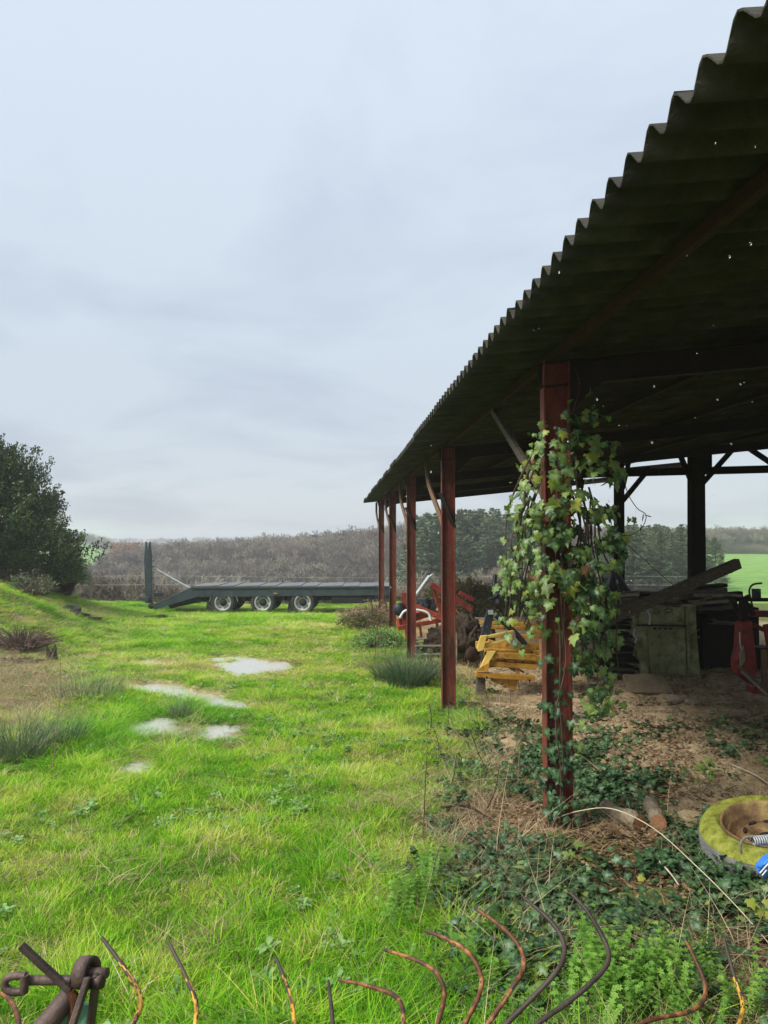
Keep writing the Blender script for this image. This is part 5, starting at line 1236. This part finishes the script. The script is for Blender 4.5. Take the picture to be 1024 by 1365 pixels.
stick([gp(655, 1092, .0), gp(682, 1040, .1), gp(692, 1010, .3)], .005, 'wood_brown', 'dry_stalk', 'leaning dead stalk in the dry grass near the ivy post', 'stalk')
stick([gp(560, 930, .0), gp(563, 912, .12), gp(561, 900, .22)], .008, 'steel_dark', 'dry_stalk', 'short dark stalk in front of the rush clump', 'stalk')
stick([gp(573, 985, .0), gp(575, 968, .1), gp(572, 958, .2)], .008, 'steel_dark', 'dry_stalk', 'short dark stalk between the rush clump and second post', 'stalk')
stick([gp(68, 1042, .0), gp(76, 1000, .25), gp(80, 972, .50), gp(79, 945, .72)], .006, 'wood_brown', 'dry_stalk', 'tall thin dead stalk standing alone in lush grass', 'stalk')
rr_ = random.Random(8)
for k in range(26):     # dead stalks around the posts
    x = rr_.choice([rr_.uniform(485, 540), rr_.uniform(500, 620), rr_.uniform(560, 720)]); y = rr_.uniform(900, 1130) if x > 560 else rr_.uniform(840, 900)
    if x < 560: y = rr_.uniform(838, 885)
    p = hit(x, y); h = rr_.uniform(.25, .7) if x > 560 else rr_.uniform(.5, 1.3)
    q = p + Vector((rr_.gauss(0, .1), rr_.gauss(0, .1), h)); m = p.lerp(q, .5) + Vector((rr_.gauss(0, .03), 0, 0))
    MB().tube(curve([p, m, q], 4), [.006, .0055, .005, .005, .0045, .004, .0035, .003, .002], 4).build('dead_stem', M['straw' if 0 else ('wood_brown' if k % 2 else 'vine')], None, label='thin dead weed stem standing along the line of steel posts', cat='weed stem', group='dead weed stems along the posts')
# twigs littering the earth near the ivy post
tw = MB()
for k in range(170):
    x = rr_.uniform(560, 1020); y = rr_.uniform(960, 1330); p = hit(x, y); a = rr_.uniform(0, 6.28); L = rr_.uniform(.08, .35)
    q = p + Vector((math.cos(a) * L, math.sin(a) * L, 0)); q.z = gz(q.x, q.y) + rr_.uniform(.01, .06); p.z += .015
    tw.tube([p, p.lerp(q, .5) + Vector((rr_.gauss(0, .01), 0, .02)), q], [.004, .0035, .002], 4, cap=False)
tw.build('twigs', M['wood_brown'], None, label='fine broken twigs littering the ground around the ivy post', kind='stuff')

# tyre with rim, moss covered
def wheel():
    c = px(1024, 1098, 4.5); ax = Vector((-.15, -.13, 1)).normalized()
    root = empty('dumped_wheel_with_rim', c, 'old wheel lying flat with a yellow-green mossy tyre and rusty rim', 'wheel')
    MB().lathe([(.255, -.03), (.262, -.002), (.285, .008), (.33, .006), (.365, -.012), (.385, -.045)], c, ax, 48).build('tyre_wall', M['moss'], root)
    MB().lathe([(.385, -.0455), (.392, -.08), (.390, -.16), (.37, -.21), (.30, -.23), (.25, -.21), (.25, -.04)], c, ax, 48).build('tyre', M['tyre_grey'], root)
    MB().lathe([(.264, .002), (.259, .012), (.250, .010), (.246, -.004), (.240, -.012), (.233, -.050), (.222, -.056), (.214, -.064), (.208, -.120), (.180, -.135), (.168, -.085), (.150, -.066), (.105, -.058), (.098, -.070), (.055, -.072), (.052, -.085)], c, ax, 48).build('rim', M['rim_rust'], root)
    sx = ax.orthogonal().normalized(); sy = ax.cross(sx); hl = MB()
    for k in range(8):
        t = k * math.pi / 4 + .3; p = c + ax * -.058 + (sx * math.cos(t) + sy * math.sin(t)) * .128
        n_ = 10; V = [p + ax * .006 + (-sx * math.sin(t) + sy * math.cos(t)) * math.cos(a) * .03 + (sx * math.cos(t) + sy * math.sin(t)) * math.sin(a) * .012 for a in np.linspace(0, 6.283, n_, endpoint=False)]
        hl.prism(V, ax * -.012)
    hl.lathe([(.052, -.080), (.001, -.080)], c, ax, 16); hl.build('vent_holes', M['steel_dark'], root)
    lf = MB()
    for k in range(46):
        t = math.pi * (1.0 + .55 * random.gauss(0, 1)); p = c + ax * (-.115 + random.uniform(0, .02)) + (Vector((-1, -.3, 0)) * .17) + Vector((random.gauss(0, .035), random.gauss(0, .06), 0)); d_ = Vector((random.gauss(0, 1), random.gauss(0, 1), random.gauss(0, .4))).normalized() * .018; e_ = d_.cross(Vector((0, 0, 1))).normalized() * .008
        lf.add([p - d_, p + e_, p + d_, p - e_ + Vector((0, 0, .004))], [(0, 1, 2, 3)])
    lf.build('leaf_debris', M['litter'], root, kind='stuff')
wheel()
# coil spring and blue sack
def spring():
    a, b = px(993, 1122, 4.05), px(1050, 1117, 4.05); d = b - a; pts = []
    root = empty('coil_spring', a, 'pale galvanised coil spring resting against the mossy wheel', 'spring')
    for i in range(150):
        t = i / 149; an = t * 2 * math.pi * 15; s0 = a.lerp(b, .18 + t * .82); pts.append(s0 + Vector((0, math.cos(an) * .022, math.sin(an) * .022)))
    MB().tube(pts, .0045, 6).build('coil', M['galv'], root)
    MB().tube(curve([px(988, 1138, 4.05), px(987, 1126, 4.05), px(993, 1117, 4.05), px(1004, 1115, 4.05)], 5), .008, 7).build('hook', M['wood_grey'], root)
    pole = px(1045, 1117, 4.05)
spring()
def sack():
    Y = 4.0; g = hit(1040, 1200)
    root = empty('blue_bag', px(1030, 1170, Y), 'crumpled bright blue plastic bag with white markings beside the wheel', 'bag')
    V = []; n = 9; mb = MB()
    o = [(1006, 1153), (1016, 1141), (1032, 1132), (1062, 1128), (1070, 1160), (1050, 1176), (1020, 1171), (1010, 1164)]
    cpt = (1034, 1152)
    rng_ = random.Random(2)
    ring0 = [px(x, y, Y + rng_.uniform(-.02, .02)) for x, y in o]; ring1 = [px(cpt[0] + (x - cpt[0]) * .6, cpt[1] + (y - cpt[1]) * .6, Y - .05 + rng_.uniform(-.02, .02)) for x, y in o]; top = px(cpt[0], cpt[1], Y - .06); back = px(cpt[0], cpt[1] + 6, Y + .14)
    V = ring0 + ring1 + [top, back]; m_ = len(o); F_ = []
    for i in range(m_):
        j = (i + 1) % m_; F_ += [(i, j, m_ + j, m_ + i), (m_ + i, m_ + j, 2 * m_), (j, i, 2 * m_ + 1)]
    mb.add(V, F_); mb.build('bag_skin', M['blue'], root, .004)
    for pts in ([(1013, 1164), (1020, 1156), (1028, 1148)], [(1016, 1167), (1022, 1160)]):
        MB().tube([px(x, y, Y - .055) for x, y in pts], .004, 5).build('marking', M['white'], root)
    MB().tube([px(1010, 1156, Y - .03), px(1022, 1158, Y - .06)], .003, 5).build('marking', M['black_paint'], root)
sack()

# ------------------------------------------------------------------ things on the bank
def debris():
    c = sunk(px(96, 826, 21.5), .06)
    root = empty('old_tyre', c, 'old grey tyre dumped at the foot of the bank', 'tyre', 'rubbish at the foot of the bank')
    MB().lathe([(.14, -.07), (.15, .05), (.18, .065), (.23, .06), (.25, .03), (.25, -.06), (.21, -.08), (.14, -.07)], c + Vector((0, 0, .05)), (.15, -.2, .95), 24).build('tread', M['tyre'], root)
    for k, (x0, y0, x1, y1, lab) in enumerate(((100, 834, 118, 828, 'dark short plank beside the dumped tyre'), (104, 828, 114, 825, 'small broken block beside the dumped tyre'), (116, 827, 134, 821, 'longer grey plank at the foot of the bank'))):
        a, b = sunk(px(x0, y0, 21), .06), sunk(px(x1, y1, 21.4), .08); MB().beam(a, b, .14, .10).build('plank', M['wood_old' if k else 'black_paint'], None, .01, lab, 'plank', 'rubbish at the foot of the bank')
    a, b = sunk(px(192, 831, 25), .03), sunk(px(236, 831, 25.2), .03); MB().tube([a, a.lerp(b, .5) + Vector((0, 0, .03)), b], .022, 6).build('dark_branch', M['steel_dark'], None, label='dark branch lying in the grass before the trailer ramp', cat='branch')
    lump('dark_clod', sunk(px(216, 831, 25)), .22, .14, .08, M['steel_dark'], 'small black clod on the branch before the trailer ramp', 'clod', 21, 3)
    for k, (x, y, Y, w, h, lab) in enumerate(((26, 864, 15.6, .10, .42, 'tall jagged black stump on the bank in dead brush'), (72, 876, 15.0, .14, .30, 'squat dark stump at the edge of the dead grass'))):
        p = sunk(px(x, y, Y)); mb = MB(); r = random.Random(k + 3)
        for j in range(7):
            q = p + Vector((r.gauss(0, w * .6), r.gauss(0, w * .5), 0)); mb.tube([q, q + Vector((r.gauss(0, .05), 0, h * r.uniform(.4, 1)))], [w * .5, w * .12], 6, False)
        mb.build('tree_stump', M['bark'], None, label=lab, cat='stump', rough=.03)
    lump('ash_patch', sunk(px(20, 890, 14.4), -.03), .45, .3, .05, M['steel_dark'], 'dark burnt patch in the dead grass of the bank', 'ash', 31, 4, .5)
debris()

# rush clumps
def rush(x, y, Y, n, h, w, lab, s=1):
    p = sunk(px(x, y, Y)); me = blades(n, h * .5, h, w, .75, .007, s, .7, 4, .7); me.materials.append(M['rush'])
    o = bpy.data.objects.new('rush_clump', me); COL.objects.link(o); o.location = p; tag(o, lab, 'rushes')
rush(545, 928, 12.0, 1100, .78, .30, 'dense grey-green rush clump in front of the third steel post', 1)
rush(515, 915, 12.6, 350, .55, .2, 'smaller rush clump beside the dense grey-green clump', 2)
rush(20, 1060, 7.4, 500, .62, .25, 'sprawling long pale grass clump below the dead grass bank', 3)
rush(80, 1035, 8.2, 300, .40, .25, 'long grass clump by the tall lone stalk', 4)
rush(115, 940, 11.2, 420, .45, .5, 'bluish long grass clump next to the long puddle', 5)
rush(240, 1000, 9.6, 160, .35, .12, 'dead tangled tuft standing in the broken puddle', 6)

# ------------------------------------------------------------------ ivy climbing the nearest post
def post_ivy():
    root = empty('climbing_ivy', B(1.52, 5.11, gz(*B(1.52, 5.11, 0)[:2])), 'lush ivy vine climbing and hanging around the nearest steel post', 'ivy')
    r = random.Random(21); Yp = 5.2
    YS = [520, 545, 570, 600, 640, 680, 720, 760, 800, 840, 870, 900, 940, 950]
    LO = [764, 745, 688, 684, 678, 674, 668, 660, 657, 662, 690, 772, 770, 776]
    HI = [796, 806, 828, 828, 832, 840, 838, 832, 822, 828, 832, 836, 830, 812]
    DEN = [.14, .22, .36, .45, .62, .95, 1, 1, .95, .7, .5, .42, .35, .2]
    meshes = {}
    for nm in ('ivy_dark', 'ivy_mid', 'ivy_yellow', 'ivy_brown'):
        meshes[nm] = [leaf_mesh(s, M[nm], .15 * s) for s in range(7)]
    leaves = []
    while len(leaves) < 1080:
        y = r.uniform(518, 952); x = r.uniform(655, 845); lo, hi, de = (np.interp(y, YS, A) for A in (LO, HI, DEN))
        if not lo < x < hi: continue
        # gaps: sky window right of post, bare stretch of the post below 790
        if 765 < x < 818 and 632 < y < 670 and r.random() < .88: continue
        if 720 < x < 762 and y > 800 and r.random() < .93: continue
        if 700 < x < 722 and y > 850: continue
        edge = min(x - lo, hi - x) / 30
        if r.random() > de * min(1, .45 + edge): continue
        if vnoise(x, y, 26, 91) + .5 * vnoise(x, y, 11, 92) < -.14 and r.random() < .85: continue
        rad_x = abs(x - 742) / 90
        d = r.uniform(-.36, .10) * math.sqrt(max(.1, 1 - min(rad_x, .95) ** 2)) + r.uniform(-.03, .14)
        left = x < 718
        sz = (.028 + .04 * r.random() ** 1.4) if left else (.032 + .068 * r.random() ** 1.6)
        if y < 600: sz *= .85
        leaves.append((x, y, d, sz, left))
    for k in range(120):      # leaves hugging the lower post and its foot
        y = r.uniform(870, 1100); x = 742 + r.gauss(0, 11) + (18 if r.random() < .1 else 0)
        if y < 990 and r.random() < .55: continue
        leaves.append((x, y, r.uniform(-.13, -.06), r.uniform(.04, .075), False))
    for x, y in ((858, 686), (866, 688), (846, 690), (855, 700)): leaves.append((x, y, .0, .055, False))
    leaves.sort(key=lambda l: l[2] * 1.0 - l[3] * 2)
    bulk = []
    for k, (x, y, d, sz, left) in enumerate(leaves):
        p = px(x, y, Yp + d)
        out = Vector(((x - 742) / 90 * 1.0 + r.gauss(0, .65) - .25, -1 + r.gauss(0, .45), .40 + r.gauss(0, .5)))
        mt = leaf_frame(out, (r.gauss(0, .35), -.35, -1 + r.gauss(0, .25)))
        c = r.random(); yel = vnoise(x, y, 30, 95) > .12
        nm = 'ivy_brown' if c < .03 else 'ivy_yellow' if c < (.20 if yel else .06) else 'ivy_mid' if c < (.9 if left else .62) else 'ivy_dark'
        if y > 880 and 715 < x < 768: nm = 'ivy_dark'
        mx_ = Matrix.Translation(p) @ mt.to_4x4() @ Matrix.Scale(sz, 4)
        if k < 290:
            o = bpy.data.objects.new('leaf', meshes[nm][r.randrange(7)]); COL.objects.link(o)
            o.parent = root; o.matrix_parent_inverse = parent_world(root).inverted()
            l_, q_, s_ = mx_.decompose(); o.location = l_; o.rotation_euler = q_.to_euler(); o.scale = s_
        else: bulk.append((mx_, nm, r.randrange(7)))
    names = list(meshes); V = []; F_ = []; rn = []; ve = []; mi = []; b = 0
    for mx_, nm, s in bulk:
        v, f, e_ = ivy_leaf(s); A = np.array(mx_); v = v @ A[:3, :3].T + A[:3, 3]; V.append(v); F_.append(f + b); rn += [r.random()] * len(v); ve.append(e_); mi += [names.index(nm)] * len(f); b += len(v)
    me = np_mesh('foliage', np.concatenate(V), np.concatenate(F_), rn, {'vein': np.concatenate(ve)})
    for nm in names: me.materials.append(M[nm])
    me.polygons.foreach_set('material_index', mi); o = link_mesh('foliage', me, None, root); o['kind'] = 'stuff'
    # stems
    for k in range(20):
        x = (r.uniform(668, 715), r.uniform(765, 828), r.uniform(670, 712), r.uniform(770, 826), r.uniform(728, 756))[k % 5 if k < 15 else k % 4]; top = r.uniform(600, 680); bot = r.uniform(790, 850) if x < 720 else (1095 if x < 760 else r.uniform(860, 930))
        pts = []; xx = 742 + (x - 742) * .3
        for i in range(7):
            t = i / 6; xx += (x - xx) * .45 + r.gauss(0, 5); pts.append(px(xx, top + (bot - top) * t, Yp + r.uniform(-.12, .02) - (.05 if 720 < x < 760 else 0)))
        MB().tube(curve(pts, 4), [r.uniform(.006, .009) * (1 - .5 * i / 24) for i in range(25)], 5).build('stem', M['vine'], root)
    MB().tube(curve([px(832, 640, Yp), px(838, 660, Yp), px(850, 678, Yp), px(861, 686, Yp), px(858, 700, Yp), px(845, 712, Yp), px(830, 714, Yp)], 5), .003, 5).build('stem', M['vine'], root)
    MB().tube(curve([px(828, 718, Yp), px(850, 738, Yp), px(880, 765, Yp), px(900, 782, Yp)], 5), .003, 5).build('stem', M['vine'], root)
post_ivy()
# a light thread hanging on the post
stick([B(1.63, 5.0, 1.15), px(772, 520, 5.0), px(752, 585, 5.0), px(742, 640, 5.0)], .004, 'vine', 'hanging_wire', 'thin wire slanting down from the roof behind the ivy leaves', 'wire')
# thorny seedling with yellowish leaves at the right margin
def seedling():
    g = hit(1022, 1235); root = empty('young_plant', g, 'small plant with round yellow-green leaves at the edge of the ivy', 'plant')
    for x, y in ((1000, 1199), (1012, 1211), (1009, 1224), (1020, 1218), (1010, 1237), (1022, 1200), (1020, 1240)):
        Yq = g.y - .05; p = px(x, y, Yq); V, f, ve = ivy_leaf(x); mt = leaf_frame((random.gauss(0, .3), -1, .8), (random.gauss(0, .5), 0, -1))
        me = np_mesh('leaf', V @ np.array(mt).T * .05, f, np.full(len(V), .3), {'vein': ve * .3}); me.materials.append(M['ivy_yellow'])
        o = bpy.data.objects.new('leaf', me); COL.objects.link(o); o.parent = root; o.location = p - g
    MB().tube([g, px(1015, 1222, g.y - .03), px(1014, 1200, g.y - .03)], .003, 5).build('stem', M['vine'], root)
seedling()

# ------------------------------------------------------------------ hay rake in front
def rake():
    root = empty('hay_rake', (0.1, .95, -1.72), 'rusty hay rake with long curved spring tines standing in the grass', 'hay rake')
    T_ = [([(136, 1250), (160, 1282), (184, 1320), (187, 1342), (176, 1368), (150, 1420)], 'tine_yellow', .0058), ([(224, 1254), (245, 1296), (261, 1335), (260, 1368), (250, 1420)], 'tine_yellow', .0055),
          ([(368, 1276), (380, 1306), (389, 1335), (393, 1370), (392, 1420)], 'tine_yellow', .0050), ([(438, 1308), (441, 1335), (444, 1370), (446, 1420)], 'tine_dark', .0048),
          ([(451, 1306), (490, 1314), (524, 1326), (536, 1342), (537, 1370), (528, 1420)], 'tine', .0052), ([(512, 1266), (548, 1277), (578, 1293), (592, 1318), (590, 1342), (581, 1372), (560, 1420)], 'tine', .0050),
          ([(566, 1240), (600, 1254), (626, 1272), (641, 1300), (638, 1328), (618, 1368), (590, 1420)], 'tine', .0052), ([(632, 1210), (664, 1232), (691, 1260), (698, 1288), (686, 1312), (650, 1366), (610, 1420)], 'tine', .0054),
          ([(698, 1196), (730, 1224), (748, 1248), (752, 1272), (738, 1300), (674, 1366), (620, 1420)], 'tine_dark', .0056), ([(760, 1190), (784, 1216), (806, 1254), (812, 1276), (801, 1297), (762, 1332), (712, 1368), (650, 1420)], 'tine_dark', .0056),
          ([(912, 1250), (928, 1282), (940, 1314), (936, 1336), (914, 1350), (850, 1366), (780, 1420)], 'tine', .0050), ([(965, 1252), (977, 1296), (989, 1335), (988, 1356), (978, 1380), (960, 1420)], 'tine_yellow', .0050),
          ([(-8, 1322), (8, 1327), (20, 1345), (25, 1370), (20, 1420)], 'tine', .0058)]
    bar_a, bar_b = Vector((-1.2, 1.0, -1.02)), Vector((1.1, 1.0, -1.02))
    for pts, m, r0 in T_:
        r0 *= .74
        n = len(pts); P = [px(x, y, 1.52 - .22 * i / (n - 1)) for i, (x, y) in enumerate(pts)]
        e_ = P[-1]; P.append(Vector((e_.x, 1.02, -1.0)))
        c = curve(P, 6); k = len(c); ob = MB().tube(c, [r0 * (.75 + .35 * min(1, i / 8)) * (1 + random.uniform(-.06, .06)) for i in range(k)], 10).build('tine', M[m], root, rough=.0012)
        ob.data.materials.append(M['tine_dark'])
        if m != 'tine_dark':
            for f_ in ob.data.polygons:
                seg = min(min(f_.vertices) // 10, k - 1)
                pr = (1 if seg < 5 else .85 - (seg - 5) * .09 if seg < 13 else .16) if m == 'tine_yellow' else (1 if seg < 1 else .10)
                if random.random() < pr: f_.material_index = 1
    MB().tube([bar_a, bar_b], .028, 12).build('toolbar', M['iron'], root)
    for x in (-1.1, .1, 1.0): MB().tube([(x, 1.0, -1.02), (x, .85, gz(x, .85) - .03)], .022, 8).build('stand', M['iron'], root)
    # coupling with shackle, clamp and lever
    D = 1.35
    def T(x, y, d=0): return px(x, y, D, d)
    MB().beam(T(28, 1260), T(94, 1321), .011, .012, up=(0, 1, 0)).build('spike', M['tine_dark'], root, .002)
    MB().tube([T(30, 1311, .01), T(92, 1311, .01)], .0085, 10).build('pin', M['iron'], root)
    MB().tube(curve([T(34, 1301), T(18, 1301), (T(8, 1306)), T(7, 1316), T(18, 1322), T(33, 1321)], 5), .007, 8).tube([T(33, 1299), T(32, 1323)], .008, 8).build('shackle', M['iron'], root)
    cl = MB(); cl.lathe([(.017, -.013), (.026, -.013), (.027, 0), (.026, .013), (.017, .013), (.017, -.013)], T(109, 1305, .02), (1, -.25, .15), 24); cl.build('clamp', M['iron'], root)
    MB().lathe([(.001, -.03), (.009, -.03), (.009, .035), (.001, .035)], T(114, 1306, .02), (1, -.25, .15), 12).build('bolt', M['iron'], root)
    MB().lathe([(.001, -.008), (.012, -.008), (.012, .008), (.001, .008)], T(131, 1309, .0), (1, -.25, .15), 6).build('nut', M['iron'], root)
    MB().beam(T(121, 1298, -.01), T(104, 1372, -.06), .010, .022, up=(0, 1, 0)).build('lever', M['iron'], root, .002)
    MB().beam(T(127, 1300, .01), T(120, 1372, .0), .008, .03, up=(0, 1, 0)).build('lever', M['tine_dark'], root, .002)
    MB().tube(curve([T(94, 1321), T(99, 1335), T(97, 1355), T(90, 1380)], 5), .008, 8).build('tine', M['tine'], root)
    MB().tube([T(92, 1330, .02), T(40, 1385, -.08)], [.018, .019], 14).build('tube', M['iron'], root)
    MB().tube([T(40, 1385, -.08), Vector((T(40, 1385).x, 1.0, -1.02))], [.019, .019], 10).build('tube', M['iron'], root)
    MB().beam(T(94, 1350, .03), T(88, 1400, .0), .06, .04, up=(0, 1, 0)).build('bracket', M['green_paint'], root, .004)
rake()

# ------------------------------------------------------------------ single fallen leaves
for k, (x, y, s, mn, lab) in enumerate(((607, 1205, .030, 'ivy_brown', 'curled orange leaf standing out in green weeds'), (857, 1183, .045, 'ivy_yellow', 'yellow fallen leaf lying on dark ivy'), (367, 1102, .03, 'ivy_brown', 'pale brown leaf lying in the grass'), (484, 1153, .03, 'ivy_brown', 'orange-brown leaf at the edge of the grass'),
                                 (40, 1165, .035, 'ivy_yellow', 'pale yellow leaf in the near grass'), (742, 1100, .05, 'ivy_brown', 'brown leaf at the base of the ivy post'), (868, 1125, .05, 'ivy_brown', 'brown leaf between log and mossy wheel'), (955, 1160, .05, 'ivy_brown', 'brown leaf below the mossy wheel'), (975, 1190, .06, 'ivy_brown', 'large brown leaf near the blue bag'))):
    p = hit(x, y); p.z += .06; V, f, ve = ivy_leaf(60 + k); mt = leaf_frame((random.gauss(0, .3), -.6, 1), (random.gauss(0, 1), -.5, .2))
    me = np_mesh('fallen_leaf', V @ np.array(mt).T * s, f, np.full(len(V), .6), {'vein': ve}); me.materials.append(M[mn])
    o = bpy.data.objects.new('fallen_leaf', me); COL.objects.link(o); o.location = p; tag(o, lab, 'leaf')

# ------------------------------------------------------------------ rain
def rain():
    import bmesh
    r = random.Random(77); bm = bmesh.new(); bmesh.ops.create_icosphere(bm, subdivisions=2, radius=1); bv = np.array([v.co[:] for v in bm.verts]); bf = np.array([[v.index for v in f.verts] for f in bm.faces]); bm.free()
    V = []; F_ = []; b = 0
    for k in range(120):
        Y = r.uniform(1.1, 5.0); x, y = (r.uniform(470, 1024), r.uniform(150, 900)) if k < 112 else (r.uniform(0, 1024), r.uniform(0, 1100))
        if (715 - y) > 1.2 * (x - 448) or k >= 112: continue
        p = np.array(px(x, y, Y)[:]); s = r.uniform(.0009, .0022) * (1.7 if r.random() < .1 else 1)
        V.append(bv * [s, s, s * r.uniform(1.1, 1.9)] + p); F_.append(bf + b); b += len(bv)
    me = np_mesh('rain', np.concatenate(V), np.concatenate(F_), smooth=True); me.materials.append(M['drop'])
    o = bpy.data.objects.new('rain', me); COL.objects.link(o); o['kind'] = 'stuff'; o['label'] = 'scattered falling raindrops in the air before the barn'
rain()

# ------------------------------------------------------------------ damp air
HAZE = .0011
if HAZE:
    m, n, l, o_ = new_mat('damp_air')
    pv = N(n, 'ShaderNodeVolumePrincipled'); pv.inputs['Color'].default_value = (.95, .975, 1, 1); pv.inputs['Density'].default_value = HAZE; pv.inputs['Anisotropy'].default_value = .2
    l.new(pv.outputs[0], o_.inputs['Volume'])
    hz = MB().box((0, 592, -6), (1810, 1226, 30)); ho = hz.build('haze', m, None, kind='stuff', label='thin damp haze lying over the valley')
